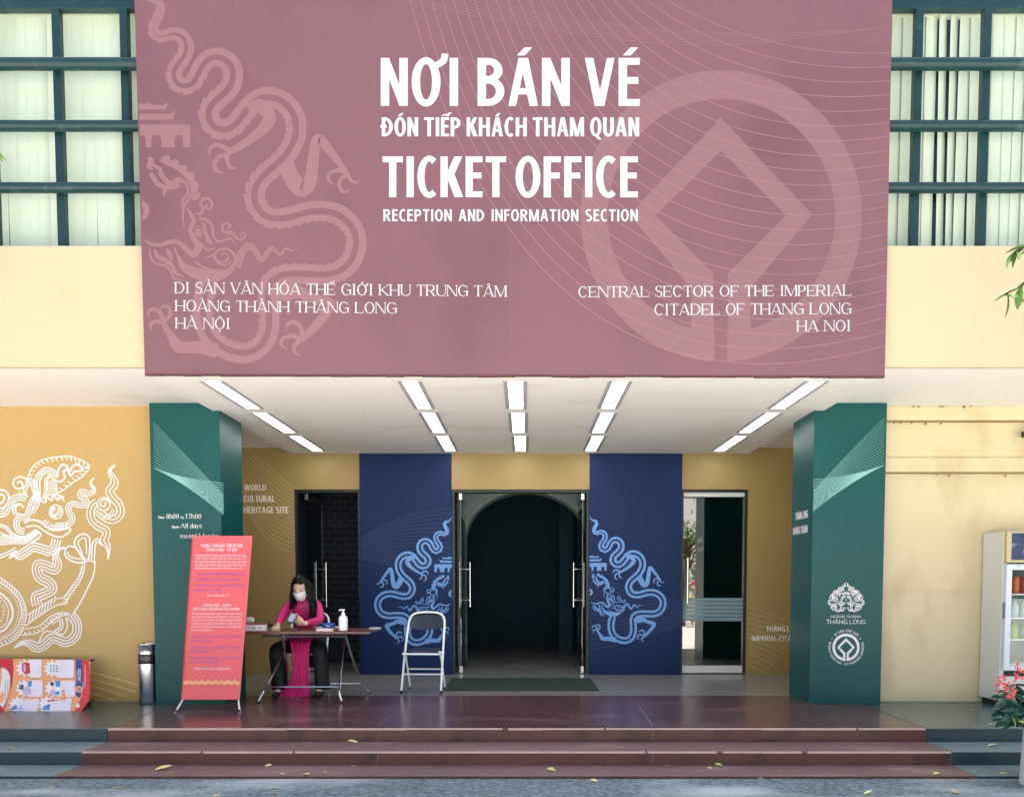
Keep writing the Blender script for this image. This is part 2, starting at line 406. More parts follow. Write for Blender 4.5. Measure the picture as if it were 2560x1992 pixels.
class Print:                       # marks laid on a surface; f(x, y, lift) gives the point
    def __init__(s, f, lift=.003): s.f = f; s.mb = MB(); s.lift = lift * .3; s.n = 0
    def add(s, polys):
        s.n += 1; h = s.lift + .00002 * (s.n % 40)
        for i, p in enumerate(polys): s.mb.poly([s.f(x, y, h + 4e-6 * (i % 4)) for x, y in p])
    def adds(s, L):
        for p in L: s.add(p)
    def text(s, txt, F, x0, x1, ytop, ybase, slope=0):
        cap = ybase - ytop
        for x, wg, st in fit(txt, F, (x1 - x0) / cap):
            for g in st: s.add([[(x0 + (x + a) * cap, ybase + slope * (x + a) * cap - b * cap) for a, b in p] for p in g])
    def arctext(s, txt, F, cx, cy, r, cap, a0, a1, inward=False):
        span = abs(R(a1 - a0)) * r / cap
        for x, wg, st in fit(txt, F, span):
            t = (x + wg / 2) / span; a = R(a0 + (a1 - a0) * t)
            px, py = cx + r * math.cos(a), cy - r * math.sin(a)
            ux, uy = (math.sin(a), math.cos(a)) if a1 < a0 else (-math.sin(a), -math.cos(a))    # reading direction
            vx, vy = (math.cos(a), -math.sin(a)) if a1 < a0 else (-math.cos(a), math.sin(a))    # up
            for g in st: s.add([[(px + ((p_[0] - wg / 2) * ux + (p_[1]) * vx) * cap, py + ((p_[0] - wg / 2) * uy + p_[1] * vy) * cap) for p_ in p] for p in g])
    def build(s, name, m, parent, label=None): return s.mb.build(name, m, parent, label=label)
def bez(P, n=40):
    out = []
    for i in range(n + 1):
        t = i / n; u = 1 - t
        out.append(tuple(u ** 3 * P[0][j] + 3 * u * u * t * P[1][j] + 3 * u * t * t * P[2][j] + t ** 3 * P[3][j] for j in (0, 1)))
    return out
def family(A, B, n, w, m=40):
    out = []
    for k in range(n):
        t = k / (n - 1)
        out.append(band(bez([tuple(a[j] + (b[j] - a[j]) * t for j in (0, 1)) for a, b in zip(A, B)], m), -w / 2, w / 2))
    return out
def cut(poly, a, b, c):            # the part of a polygon where a x + b y + c >= 0
    out = []
    for i in range(len(poly)):
        p, q = poly[i - 1], poly[i]; u, v = a * p[0] + b * p[1] + c, a * q[0] + b * q[1] + c
        if (u >= 0) != (v >= 0): t = u / (u - v); out.append((p[0] + (q[0] - p[0]) * t, p[1] + (q[1] - p[1]) * t))
        if v >= 0: out.append(q)
    return out
def cuts(lines, *planes):
    out = []
    for L in lines:
        M_ = []
        for q in L:
            for pl_ in planes:
                if q: q = cut(q, *pl_)
            if len(q) > 2: M_.append(q)
        out.append(M_)
    return out
def clip(lines, x0, x1): return cuts(lines, (1, 0, -x0), (-1, 0, x1))

# ------------------------------------------------------------------ the dragon, seen in half, in its own units
def dragon(tf, k, detail=True):
    """strokes of the emblem's dragon; tf maps a point, k scales widths"""
    out = []
    def T(pts): return [((*tf(p[0], p[1]), p[2] * k) if len(p) == 3 else tf(*p)) for p in pts]
    def B(pts): return [(p[0], p[1] + 1631, *p[2:]) for p in pts]
    spine = [(110, -110), (135, -40), (190, 0), (250, 15), (275, 70), (258, 130), (225, 195), (212, 245), (230, 295), (265, 313), (320, 308), (375, 292), (430, 300), (475, 335), (493, 390), (487, 445), (462, 500), (420, 555), (392, 605), (390, 655), (412, 702), (460, 731), (510, 729), (555, 700), (590, 645), (622, 580), (663, 525), (715, 495), (775, 490), (832, 515), (875, 562), (891, 625), (884, 690), (857, 748), (808, 802), (752, 850), (708, 897), (686, 952), (690, 1012), (722, 1068), (770, 1098), (830, 1104), (882, 1083), (932, 1038), (986, 968), (1042, 902), (1102, 852), (1170, 830), (1240, 836), (1312, 866), (1370, 920), (1410, 990), (1428, 1075), (1418, 1165), (1383, 1250), (1330, 1328), (1262, 1398), (1192, 1455), (1130, 1518), (1088, 1588), (1072, 1660), (1080, 1715), (1105, 1771), (1150, 1823), (1222, 1855), (1305, 1858), (1392, 1842), (1482, 1816), (1580, 1797), (1680, 1797), (1770, 1821), (1850, 1871), (1908, 1943), (1936, 2031), (1930, 2121), (1896, 2209), (1832, 2279), (1750, 2318), (1650, 2334), (1550, 2328), (1450, 2324), (1350, 2330), (1278, 2350), (1220, 2392), (1193, 2452), (1190, 2531), (1195, 2631), (1198, 2731), (1188, 2821), (1152, 2901), (1095, 2961), (1020, 2992), (950, 2995), (862, 2975), (770, 2925), (694, 2845), (650, 2745), (638, 2641), (644, 2541), (668, 2451), (700, 2390)]
    q = smooth(spine, 5); n = len(q)
    def W(i): f = min(1, i / (n * .33)); return (8 + 18 * f, 41 + 22 * f)
    q2 = [tf(*p) for p in q]; sg = -1 if tf(1, 0)[0] < tf(0, 0)[0] else 1
    def taper(i): return min(1, .15 + i / 25)
    g = lambda i: W(i)[0] * k * (min(1, max(0, (i - 30) / 40))); b = lambda i: W(i)[1] * k * taper(i)
    def notch(s): u = (s / k / 78) % 1; return 1.06 - .22 * u if u < .9 else .62
    lo = lambda s, i: sg * g(i); hi = lambda s, i: sg * (g(i) + b(i) * notch(s))
    lo2 = lambda s, i: -sg * g(i); hi2 = lambda s, i: -sg * (g(i) + b(i))
    fine = []                         # resample finely so that the notches read
    for a, c in zip(q2[:-1], q2[1:]):
        for j in range(3): fine.append((a[0] + (c[0] - a[0]) * j / 3, a[1] + (c[1] - a[1]) * j / 3))
    fine.append(q2[-1])
    out.append(band(fine, lambda s, i: lo(s, i / 3), lambda s, i: hi(s, i / 3)))
    out.append(band(q2, lo2, hi2))
    L = lambda pts, m=8: out.append(stroke(T(pts), 0, m))
    L([(1020, 930, 60), (1110, 900, 120), (1190, 960, 105), (1190, 1040, 110), (1090, 1150, 80), (960, 1240, 62), (850, 1300, 48)])
    L([(870, 1290, 40), (810, 1250, 45), (740, 1235, 36), (695, 1270, 30), (695, 1330, 8)]); L([(850, 1320, 40), (780, 1330, 38), (735, 1390, 36), (750, 1450, 30), (810, 1475, 8)]); L([(845, 1310, 40), (845, 1370, 34), (870, 1425, 28), (925, 1430, 6)])
    L([(1340, 1380, 130), (1390, 1510, 140), (1470, 1605, 140), (1540, 1560, 115), (1570, 1400, 100), (1590, 1240, 90), (1625, 1180, 80), (1720, 1290, 70), (1810, 1410, 55), (1870, 1500, 45)])
    L([(1850, 1455, 40), (1770, 1450, 34), (1712, 1480, 30), (1705, 1535, 26), (1745, 1568, 8)]); L([(1865, 1490, 34), (1810, 1520, 34), (1795, 1580, 34), (1830, 1632, 28), (1898, 1610, 6)]); L([(1870, 1490, 34), (1890, 1530, 28), (1930, 1550, 24), (1968, 1525, 6)])
    L(B([(1200, 860, 60), (1330, 850, 150), (1450, 850, 110), (1560, 900, 85), (1700, 945, 100), (1690, 1010, 90), (1600, 1130, 75), (1470, 1260, 55)]))
    L(B([(1480, 1230, 36), (1465, 1150, 40), (1410, 1105, 34), (1355, 1125, 28), (1345, 1172, 8)])); L(B([(1470, 1260, 36), (1400, 1222, 36), (1325, 1240, 34), (1300, 1295, 28), (1352, 1342, 8)])); L(B([(1460, 1260, 40), (1415, 1310, 34), (1415, 1365, 26), (1468, 1392, 8)]))
    L(B([(760, 1350, 130), (620, 1320, 110), (500, 1320, 95), (425, 1310, 100), (370, 1230, 70), (320, 1150, 50), (300, 1100, 45)]))
    L(B([(305, 1110, 40), (240, 1100, 34), (190, 1130, 26), (205, 1182, 6)])); L(B([(295, 1100, 40), (275, 1030, 36), (225, 995, 32), (172, 1020, 28), (180, 1078, 8)])); L(B([(310, 1090, 40), (355, 1050, 34), (355, 990, 30), (310, 968, 28), (270, 1000, 10)]))
    for p in ([(88, 885), (170, 882), (182, 872), (192, 892), (295, 897), (342, 874), (322, 932), (88, 932)], [(88, 970), (350, 970), (408, 944), (386, 1015), (330, 1020), (88, 1020)]): out.append([[tf(*c) for c in p]])
    out.append([[tf(88, 1060), tf(530, 1060), tf(530, 1152), tf(88, 1152)]])
    for a, c in ((150, 200), (283, 398), (470, 530)):
        out.append([[tf(a - 12, 1152), tf(c + 12 if c < 530 else 530, 1152), tf(c, 1190), tf(c, 1255), tf(a, 1255), tf(a, 1190)]])
    # crest, face, beard
    L0 = L
    L = lambda pts, m=8: L0([(p[0], p[1], p[2] * .72) for p in pts], m)
    L([(165, 1350, 10), (190, 1350, 50), (195, 1385, 80), (175, 1420, 50), (215, 1440, 20)])
    crest = smooth([(280, 1350), (340, 1385), (410, 1420), (470, 1465), (520, 1520), (550, 1590), (560, 1660), (575, 1700)], 8)
    cq = [tf(*p) for p in crest]
    out.append(band(cq, lambda s, i: -22 * k, lambda s, i: 22 * k)); out.append(band(cq, lambda s, i: -sg * 20 * k, lambda s, i: -sg * (24 + 34 * abs(math.sin(s / k / 26))) * k))
    L([(215, 1405, 30), (270, 1440, 50), (290, 1500, 60), (360, 1560, 70), (430, 1530, 60), (490, 1560, 40), (510, 1640, 34), (470, 1700, 40), (460, 1760, 30)])
    L([(190, 1470, 50), (250, 1560, 60), (310, 1600, 50), (305, 1670, 18)]); L([(310, 1600, 40), (380, 1585, 70), (440, 1570, 50)])
    L(B([(545, 0, 20), (520, 60, 34), (480, 120, 30), (465, 200, 26), (475, 300, 6)])); L(B([(500, 140, 20), (540, 200, 45), (560, 250, 50), (530, 320, 50), (560, 400, 60), (600, 460, 90), (560, 530, 80), (500, 490, 60), (430, 430, 55), (360, 425, 50), (270, 450, 45), (190, 440, 36), (128, 400, 10)]))
    L(B([(570, 185, 26), (610, 190, 30), (640, 140, 34), (615, 100, 30), (640, 60, 30), (690, 65, 30), (715, 110, 28), (690, 150, 24), (660, 130, 20), (675, 105, 16)]))
    out.append([[tf(595 + 27 * math.cos(a * .5236), 1976 + 36 * math.sin(a * .5236)) for a in range(12)]])
    L(B([(560, 330, 12), (580, 295, 14), (625, 305, 14), (630, 350, 14), (610, 390, 12)]))
    L(B([(600, 225, 20), (670, 240, 34), (715, 290, 34), (725, 370, 30), (760, 420, 26), (820, 410, 22), (870, 395, 22), (915, 450, 5)])); L(B([(620, 265, 12), (650, 290, 34), (660, 350, 45), (690, 420, 50), (720, 440, 10)]))
    L(B([(630, 440, 14), (660, 490, 22), (700, 490, 22), (745, 470, 5)]))
    L(B([(845, 310, 16), (870, 290, 28), (840, 262, 26), (802, 290, 28), (815, 340, 34), (880, 345, 40), (920, 390, 40), (965, 405, 32), (1000, 380, 26), (985, 352, 20), (955, 362, 16), (970, 385, 14)]))
    L(B([(185, 485, 24), (195, 560, 28), (240, 610, 30), (320, 630, 30), (365, 680, 28), (390, 735, 26), (440, 745, 20), (490, 760, 6)])); L(B([(225, 490, 30), (250, 545, 55), (320, 585, 60), (375, 630, 50), (405, 690, 40), (480, 720, 14)]))
    L(B([(330, 480, 20), (355, 530, 55), (375, 590, 20)]))
    L(B([(395, 470, 14), (430, 560, 40), (480, 640, 90), (580, 690, 130), (700, 720, 130), (800, 710, 90), (900, 650, 30)]))
    L(B([(560, 590, 14), (640, 640, 30), (740, 670, 36), (850, 660, 36), (910, 600, 40), (905, 540, 36), (860, 495, 30), (790, 490, 30), (740, 520, 28), (745, 565, 24), (800, 600, 24), (850, 570, 22), (840, 530, 18), (800, 525, 16), (800, 555, 14)])); L(B([(650, 570, 12), (720, 540, 30), (760, 600, 24), (830, 625, 20), (880, 590, 14)]))
    wave = B([(920, 640), (945, 570), (975, 500), (1030, 460), (1080, 500), (1115, 560), (1150, 570), (1185, 510), (1225, 475), (1265, 515), (1300, 530), (1330, 490), (1365, 490), (1390, 500), (1425, 488), (1458, 484)])
    ww = smooth(T(wave), 6); m = len(ww)
    for o in (-26, 0, 26):
        out.append(band(ww, lambda s, i: (o * (1 - i / m) - 9 * (1.1 - i / m)) * k, lambda s, i: (o * (1 - i / m) + 9 * (1.1 - i / m)) * k))
    out.append([[tf(95 + r_ * math.cos(a), 1791 + r_ * math.sin(a)) for r_, a in ((88, t0), (88, t0 + .16), (40, t0 + .16), (40, t0))] for t0 in [-1.5 + .16 * i for i in range(18)]])
    return out

def emblem(tf, k):                   # ring with the open square inside, in photo-pixel units round (1806, 535)
    out = []
    def ringseg(a0, a1, n=60):
        q = []
        for i in range(n):
            s = []
            for a, rx, ry in ((i, 352, 364), (i + 1, 352, 364), (i + 1, 284, 292), (i, 284, 292)):
                t = R(a0 + (a1 - a0) * a / n); s.append(tf(1803 + rx * math.cos(t), 540 + ry * math.sin(t)))
            q.append(s)
        out.append(q)
    ringseg(90, 270); ringseg(-90, 90)
    ga, gb = tf(1786, 0)[0], tf(1818, 0)[0]
    low = tf(0, 560)[1]; keep = lambda L, pl_: [q if min(p[1] for p in q) < low else cut(q, *pl_) for q in L]
    out[:] = [[q for q in keep(out[0], (-1, 0, ga)) if len(q) > 2], [q for q in keep(out[1], (1, 0, -gb)) if len(q) > 2]]
    for sx in (1, -1):
        X = lambda x: 1802 - sx * (1806 - x)
        P = lambda pts: out.append([[tf(X(x) - (6 if x < 1800 else 0) * 0, y) for x, y in pts]])
        P([(1808, 293), (1577, 537), (1643, 539), (1808, 376)]); P([(1577, 537), (1732, 722), (1788, 684), (1643, 539)]); P([(1732, 722), (1732, 850), (1788, 880), (1788, 684)])
        
    return out

# ------------------------------------------------------------------ ground, platform, steps
asphalt = mat('asphalt', S(104, 120, 128, .9), .8, var=.35, vs=1.3, bump=1.0, bs=60, fine=.6, fs=45, dirt=S(172, 182, 188, .95), dirt_s=1.5, dirt_lo=.5, stretch=(.6, 1.4, 1))
red_gran = mat('red_granite', S(100, 72, 74, .85), .23, var=.28, vs=2.2, fine=.16, fs=180, spec=.6, bump=.05, bs=8, stretch=(.5, 1.6, 1), dirt=S(128, 104, 104, .85), dirt_s=2.2, dirt_lo=.54)
red_skylit = mat('red_granite_skylit', S(122, 98, 97, .85), .42, var=.28, vs=2.5, fine=.16, fs=150, bump=.06, bs=12, stretch=(.5, 1.6, 1), dirt=S(160, 138, 138, .8), dirt_s=2.5, dirt_lo=.55)  # step tops: red granite lightened for the sky they reflect
grey_skylit = mat('grey_granite_skylit', S(112, 132, 138, .9), .42, var=.18, vs=2.5, fine=.16, fs=150, bump=.06, bs=12, dirt=S(140, 152, 155, .8), dirt_s=2.5, dirt_lo=.55)  # grey step tops, sky brightness mixed into the stone colour too
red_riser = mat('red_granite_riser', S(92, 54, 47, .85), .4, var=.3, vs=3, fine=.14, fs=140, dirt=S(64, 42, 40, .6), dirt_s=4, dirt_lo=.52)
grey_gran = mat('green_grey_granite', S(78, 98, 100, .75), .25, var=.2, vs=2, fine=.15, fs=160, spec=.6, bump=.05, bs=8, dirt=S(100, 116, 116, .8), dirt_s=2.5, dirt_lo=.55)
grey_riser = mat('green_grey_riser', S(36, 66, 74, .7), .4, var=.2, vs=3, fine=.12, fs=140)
lobby_stone = mat('lobby_stone', S(136, 136, 132, .9), .25, var=.1, vs=1.5, fine=.05, fs=150)
edge_stone = mat('worn_edge', S(205, 180, 172, .9), .45, var=.3, vs=9)
ROADZ = -.236
road = struct(box(-60, 60, 4.9, 5.80, ROADZ - .3, ROADZ).build('road', asphalt))
fore = mat('bounce_paving', S(238, 235, 228, .96), .8, var=.1, vs=1, fine=.08, fs=30)
struct(box(-60, 60, -60, 4.898, ROADZ - .3, ROADZ).build('bounce_pavement', fore))  # unseen forecourt, made extra pale to bounce light under the canopy
ground = struct(box(-60, 60, 5.80, 60, ROADZ - .6, ROADZ - .32).build('ground', asphalt))
XL, XR = -3.46, 3.34
def slab(name, x0, x1, y0, y1, z0, z1, top, riser):
    m = MB(); m.box(x0, x1, y0, y1, z0, z1 - .0)
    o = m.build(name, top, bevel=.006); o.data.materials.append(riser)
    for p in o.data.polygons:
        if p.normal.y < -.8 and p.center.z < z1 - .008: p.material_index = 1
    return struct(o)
Y1, Y2, Y3, YG = 6.55, 6.157, 5.807, 8.49
for (a, b, tm, rm, tr_) in ((-14, XL - .002, grey_gran, grey_riser, grey_skylit), (XL + .002, XR - .002, red_gran, red_riser, red_skylit), (XR + .002, 14, grey_gran, grey_riser, grey_skylit)):
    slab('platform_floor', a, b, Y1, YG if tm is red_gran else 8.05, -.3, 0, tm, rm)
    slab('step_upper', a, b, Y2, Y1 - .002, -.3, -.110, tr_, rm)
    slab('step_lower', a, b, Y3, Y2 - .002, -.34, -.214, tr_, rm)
struct(box(-3.99, 3.99, YG + .003, 16, -.3, -.001).build('lobby_floor', lobby_stone))
struct(box(-3.99, XL, 8.055, YG, -.3, -.002).build('lobby_floor', lobby_stone)); struct(box(XR, 3.99, 8.055, YG, -.3, -.002).build('lobby_floor', lobby_stone))
# pale worn nosing with chips, one run per step
for nm, y, z in (('step_nosing', Y1, 0), ('step_nosing', Y2, -.11)):
    m = MB(); x = XL + .01
    while x < XR - .1:
        l = rnd.uniform(.25, 1.1); x2 = min(x + l, XR - .01)
        m.box(x, x2, y - .004, y + rnd.uniform(.002, .006), z - .010 - rnd.uniform(0, .006), z + .002); x = x2 + rnd.choice((0.002, .003, .02, .05))
    struct(m.build(nm, edge_stone))

# joints between the granite slabs
jm = mat('joint', S(120, 105, 105), .7)
m = MB()
for (p0, p1) in (((1003, 1765), (945, 1815)), ((1590, 1755), (1632, 1815))):
    a, b = atz(*p0, 0), atz(*p1, 0); m.poly([a + Vector((-.003, 0, .0012)), b + Vector((-.003, 0, .0012)), b + Vector((.003, 0, .0012)), a + Vector((.003, 0, .0012))])
for px_ in (945, 1632):
    for y0, y1, Yr in ((1823, 1852, Y1), (1880, 1910, Y2)):
        a, b = at(px_, y0, Yr - .007), at(px_, y1, Yr - .007); m.poly([(a.x - .002, Yr - .0066, b.z), (a.x + .002, Yr - .0066, b.z), (a.x + .002, Yr - .0066, a.z), (a.x - .002, Yr - .0066, a.z)])
struct(m.build('floor_joint', jm))

# ------------------------------------------------------------------ the building
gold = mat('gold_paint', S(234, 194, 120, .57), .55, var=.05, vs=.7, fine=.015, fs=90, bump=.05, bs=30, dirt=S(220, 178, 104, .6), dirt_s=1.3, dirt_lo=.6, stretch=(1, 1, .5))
gold_shaded = mat('gold_paint_shaded', S(200, 172, 108, .56), .5, var=.05, vs=1.0, fine=.03, fs=90)  # gold paint darkened, the porch shade put into its colour
cream = mat('cream_paint', S(244, 228, 184, .68), .6, var=.05, vs=1.0, fine=.012, fs=60, bump=.04, bs=25, stretch=(1, 1, .45), dirt=S(212, 188, 138, .66), dirt_s=1.5, dirt_lo=.55)
cream_up = mat('cream_band_paint', S(250, 231, 188, .57), .6, var=.04, vs=.8, fine=.01, fs=60, bump=.05, bs=25, stretch=(1, 1, .3), dirt=S(238, 214, 164, .58), dirt_s=1.6, dirt_lo=.58)
white_pl = mat('white_plaster', S(242, 240, 236, .98), .7, var=.02, vs=1.3, fine=.02, fs=40, bump=.05, bs=20, dirt=S(228, 222, 214, .95), dirt_s=1.4, dirt_lo=.58, stretch=(.5, 1.5, 1))
teal = mat('teal_column', S(10, 106, 104, .48), .38, var=.07, vs=1.5, fine=.04, fs=200, spec=.3)
blue = mat('blue_pillar', S(16, 52, 112, .56), .5, var=.10, vs=1.2, fine=.04, fs=200, spec=.2)
frame_p = mat('window_paint', S(20, 76, 80, .46), .4, var=.2, vs=6, dirt=S(70, 95, 95, .8), dirt_s=9, dirt_lo=.6, bump=.1, bs=40)
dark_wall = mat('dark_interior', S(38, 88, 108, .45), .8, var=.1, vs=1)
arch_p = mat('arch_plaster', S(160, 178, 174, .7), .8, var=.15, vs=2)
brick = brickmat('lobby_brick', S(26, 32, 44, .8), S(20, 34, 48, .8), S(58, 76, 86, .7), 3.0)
steel = mat('steel', (.62, .63, .64), .22, 1, var=.04, vs=20, stretch=(1, 1, 12))
chrome = mat('polished_steel', (.75, .76, .77), .12, 1, var=.02)
black = mat('black_rubber', (.012, .013, .015), .5)
ink_white = mat('white_ink', S(250, 248, 250, .75), .5, var=.01)
ink_line_t = mat('pale_teal_ink', S(150, 210, 205, .7), .5, var=.02)
ink_faint_t = mat('faint_teal_ink', S(50, 120, 130, .7), .5, var=.02)

YW, YB, ZC, ZS, YU, YSIGN = 8.055, 10.486, 2.965, 2.89, 6.60, 6.55
bld = empty('ticket_office', (0, 10, 0))
tag(bld, 'cream and gold ticket office building with a deep canopy over its dark entrance', 'building')
px = lambda x, Y: at(x, 1450, Y).x
XcL0, XcL1, XcR0, XcR1 = -3.672, -2.985, 2.845, 3.557
mural = box(-14, -3.68, YW, YW + .25, 0, ZC).build('wall', gold, bld, label='gold wall painted with a white dragon')
m = box(3.56, 14, YW, YW + .25, 0, ZC)
rwall = m.build('wall', cream, bld, bevel=.004, label='cream wall with flat horizontal mouldings')
for za, zb, t in ((1181, 1145, .035), (1052, None, .028)):
    box(3.56, 14, YW - t, YW - .0005, at(2300, za, YW).z, at(2300, zb, YW).z if zb else ZC - .001).build('moulding', cream, rwall, bevel=.004)
z = at(2300, 1475, YW).z; box(3.56, 14, YW - .012, YW - .0005, z - .006, z + .006).build('moulding', cream, rwall)
shade_stain = mat('shade_line_and_stain', S(170, 140, 95, .7), .8, var=.2)
m = MB()
for y in (1054, 1146, 1182.5): z = at(2300, y, YW).z; m.box(3.57, 13, YW - .041 if y == 1182.5 else YW - .03, YW - .002, z - .008, z - .0005)  # dark lines paint the shadow edges below the mouldings
for i in range(14):  # small stain spots near the mouldings
    x = rnd.uniform(3.6, 5.0); z = at(2300, rnd.choice((1014, 1056, 1185)), YW).z - .01; m.box(x, x + rnd.uniform(.008, .02), YW - .045, YW - .03, z - rnd.uniform(.01, .025), z)
m.build('shade_line_and_stain', shade_stain, rwall)
for x0, x1, l in ((-14, -3.06, 'bright cream band of wall under the upper window beside the dragon side of the sign'), (2.945, 14, 'bright cream band of wall under the upper window beside the ring side of the sign')):
    box(x0, x1, YU, YU + .04, ZC - .002, 3.93).build('wall', cream_up, bld, label=l); box(x0, x1, YU + .041, YU + .3, ZC + .121, 3.93).build('wall', cream_up, bld)
    box(x0, x1, YU + .041, YB + .25, ZC, ZC + .12).build('soffit', white_pl, bld)
canopy = box(-3.057, 2.942, YSIGN + .035, YB + .25, ZS, ZC + .2).build('canopy', white_pl, bld, bevel=.004)
box(-3.03, 2.915, YSIGN + .035, YU + .3, ZC + .2, 6.6).build('wall', cream_up, bld)
box(-14, 14, YU + .32, 16.2, 6.65, 8).build('wall', cream_up, bld)  # unseen upper storey, height and depth shaped to keep sun off the front
box(-14, 14, YU + .85, YU + 1.0, ZC + .2, 6.65).build('wall', dark_wall, bld)
# back wall with three openings
zt = 2.428
xs = [px(v, YB) for v in (738, 902, 1130, 1473, 1702, 1868)]
back = box(-3.99, xs[0], YB, YB + .2, 0, ZC).build('wall', gold_shaded, bld, label='gold porch wall lettered with world cultural heritage site')
back2 = box(xs[5], 3.99, YB, YB + .2, 0, ZC).build('wall', gold_shaded, bld, label='gold porch wall half hidden by the emblem column')
for a, b in ((0, 1), (2, 3), (4, 5)): box(xs[a], xs[b], YB, YB + .2, zt, ZS if a == 2 else ZC).build('lintel', gold_shaded, bld)
box(-4.1, -3.99, YW + .25, YB + .2, 0, ZC).build('wall', gold_shaded, bld); box(3.99, 4.1, YW + .25, YB + .2, 0, ZC).build('wall', gold_shaded, bld)
# lobby behind the openings
YA = 11.75
m = MB(); r_ = 153 / F_ * YA; cxa = px(1316, YA); zsp = at(1316, 1352, YA).z; N = 28
arc = [(cxa + r_ * math.cos(math.pi * i / N), zsp + r_ * .80 * math.sin(math.pi * i / N)) for i in range(N + 1)]
for i in range(N):
    (xa, za), (xb, zb) = arc[i], arc[i + 1]
    for y in (YA, YA + .4): m.poly([(xa, y, za), (xa, y, 3.2), (xb, y, 3.2), (xb, y, zb)])
    m.poly([(xa, YA, za), (xb, YA, zb), (xb, YA + .4, zb), (xa, YA + .4, za)])
m.box(cxa - r_ - 1, cxa - r_, YA, YA + .4, 0, 3.2); m.box(cxa + r_, cxa + r_ + 1, YA, YA + .4, 0, 3.2)
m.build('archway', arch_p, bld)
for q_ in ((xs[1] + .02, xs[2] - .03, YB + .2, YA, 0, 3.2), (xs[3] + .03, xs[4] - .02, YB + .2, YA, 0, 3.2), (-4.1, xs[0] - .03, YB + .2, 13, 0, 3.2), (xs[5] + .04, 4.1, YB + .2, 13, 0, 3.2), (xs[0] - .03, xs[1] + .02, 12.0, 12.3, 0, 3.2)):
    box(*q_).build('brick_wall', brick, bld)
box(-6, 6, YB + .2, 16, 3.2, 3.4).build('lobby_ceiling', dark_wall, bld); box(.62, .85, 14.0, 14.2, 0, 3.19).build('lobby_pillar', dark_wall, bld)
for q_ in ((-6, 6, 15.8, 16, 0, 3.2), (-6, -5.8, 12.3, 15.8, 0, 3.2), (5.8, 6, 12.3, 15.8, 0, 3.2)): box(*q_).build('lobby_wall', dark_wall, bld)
# dark frames of the three openings
jamb = mat('dark_door_frame', S(40, 52, 56, .5), .4)
for a, b in ((0, 1), (2, 3), (4, 5)):
    m = MB(); t = .035
    m.box(xs[a], xs[a] + t, YB + .03, YB + .17, 0, zt); m.box(xs[b] - t, xs[b], YB + .03, YB + .17, 0, zt); m.box(xs[a] + t, xs[b] - t, YB + .03, YB + .17, zt - t, zt)
    m.build('door_frame', jamb, bld)
# blue pillars with the printed half dragon
lt_blue = mat('light_blue_ink', S(106, 160, 228, .88), .5, var=.02)
line_blue = mat('blue_line_ink', S(82, 104, 150, .6), .5, var=.02)
line_blue2 = mat('mauve_line_ink', S(92, 98, 150, .7), .5, var=.02)
YP = YB - .025
fP = lambda x, y, h: at(x, y, YP - h)
for a, b, side in ((1, 2, 0), (3, 4, 1)):
    c = box(xs[a], xs[b], YP, YB + .2, .0, ZS).build('pillar', blue, bld, bevel=.004)
    pr = Print(fP, .002)
    if side == 0:
        o, sc = (900, 1250), 3.268
        FA = ([(12, 300), (200, 190), (450, 90), (748, 65)], [(12, 490), (250, 500), (500, 600), (748, 770)], 18)
        tf = lambda u, v: (900 + 753 / 3.268 - (u - 90) * .1009, 1615.7 - (3101 - v) * .1009)
    else:
        o, sc = (1440, 1250), 3.614
        FA = ([(945, 915), (700, 870), (450, 810), (120, 640)], [(945, 1130), (600, 1250), (400, 1320), (124, 1350)], 16)
        tf = lambda u, v: (1440 + (118 + (u - 90) * .362) / 3.614, 1250 + (182 + v * .362) / 3.614)
    pr.adds([[[(o[0] + x / sc, o[1] + y / sc) for x, y in q] for q in L] for L in family(*FA, 2.0)]); pr.build('line_print', line_blue if side == 0 else line_blue2, c)
    pr = Print(fP, .004); pr.adds(clip(dragon(tf, .1), 1131.2 if side == 0 and 0 else -1e9, 1130 if side == 0 else 1e9) if side == 0 else clip(dragon(tf, .1), 1473.5, 1e9)); pr.build('dragon_print', lt_blue, c)
# green columns
YC0, YC1 = 7.893, 8.50
fC = lambda x, y, h: at(x, y, YC0 - h)
def crop(o, sc, L): return [[[(o[0] + p[0] / sc, o[1] + p[1] / sc) for p in q] for q in l] for l in L]
cl = box(XcL0, XcL1, YC0, YC1, 0, ZC).build('column', teal, bld, bevel=.004, label='dark green column with opening hours')
cr = box(XcR0, XcR1, YC0, YC1, 0, ZC).build('column', teal, bld, bevel=.004, label='dark green column with two round white emblems')
pr = Print(fC, .002)
pr.adds(crop((360, 1000), 4.248, family([(95, 235), (280, 420), (500, 650), (845, 1010)], [(108, 720), (300, 800), (600, 990), (845, 1215)], 16, 3.2)))
pr.adds(crop((360, 1000), 4.248, family([(108, 720), (300, 800), (560, 860), (845, 880)], [(108, 722), (300, 810), (600, 1000), (845, 1215)], 14, 5)))
pr.build('line_print', ink_line_t, cl)
pr = Print(lambda x, y, h: atx(x, y, XcL1 + h), .002); pr.adds(crop((360, 1000), 4.248, family([(856, 880), (950, 920), (1020, 1000), (1065, 1065)], [(856, 1215), (870, 1280), (890, 1350), (915, 1440)], 8, 3))); pr.build('line_print', ink_faint_t, cl)
pr = Print(fC, .003)
o = 360, 1000; k = 4.248
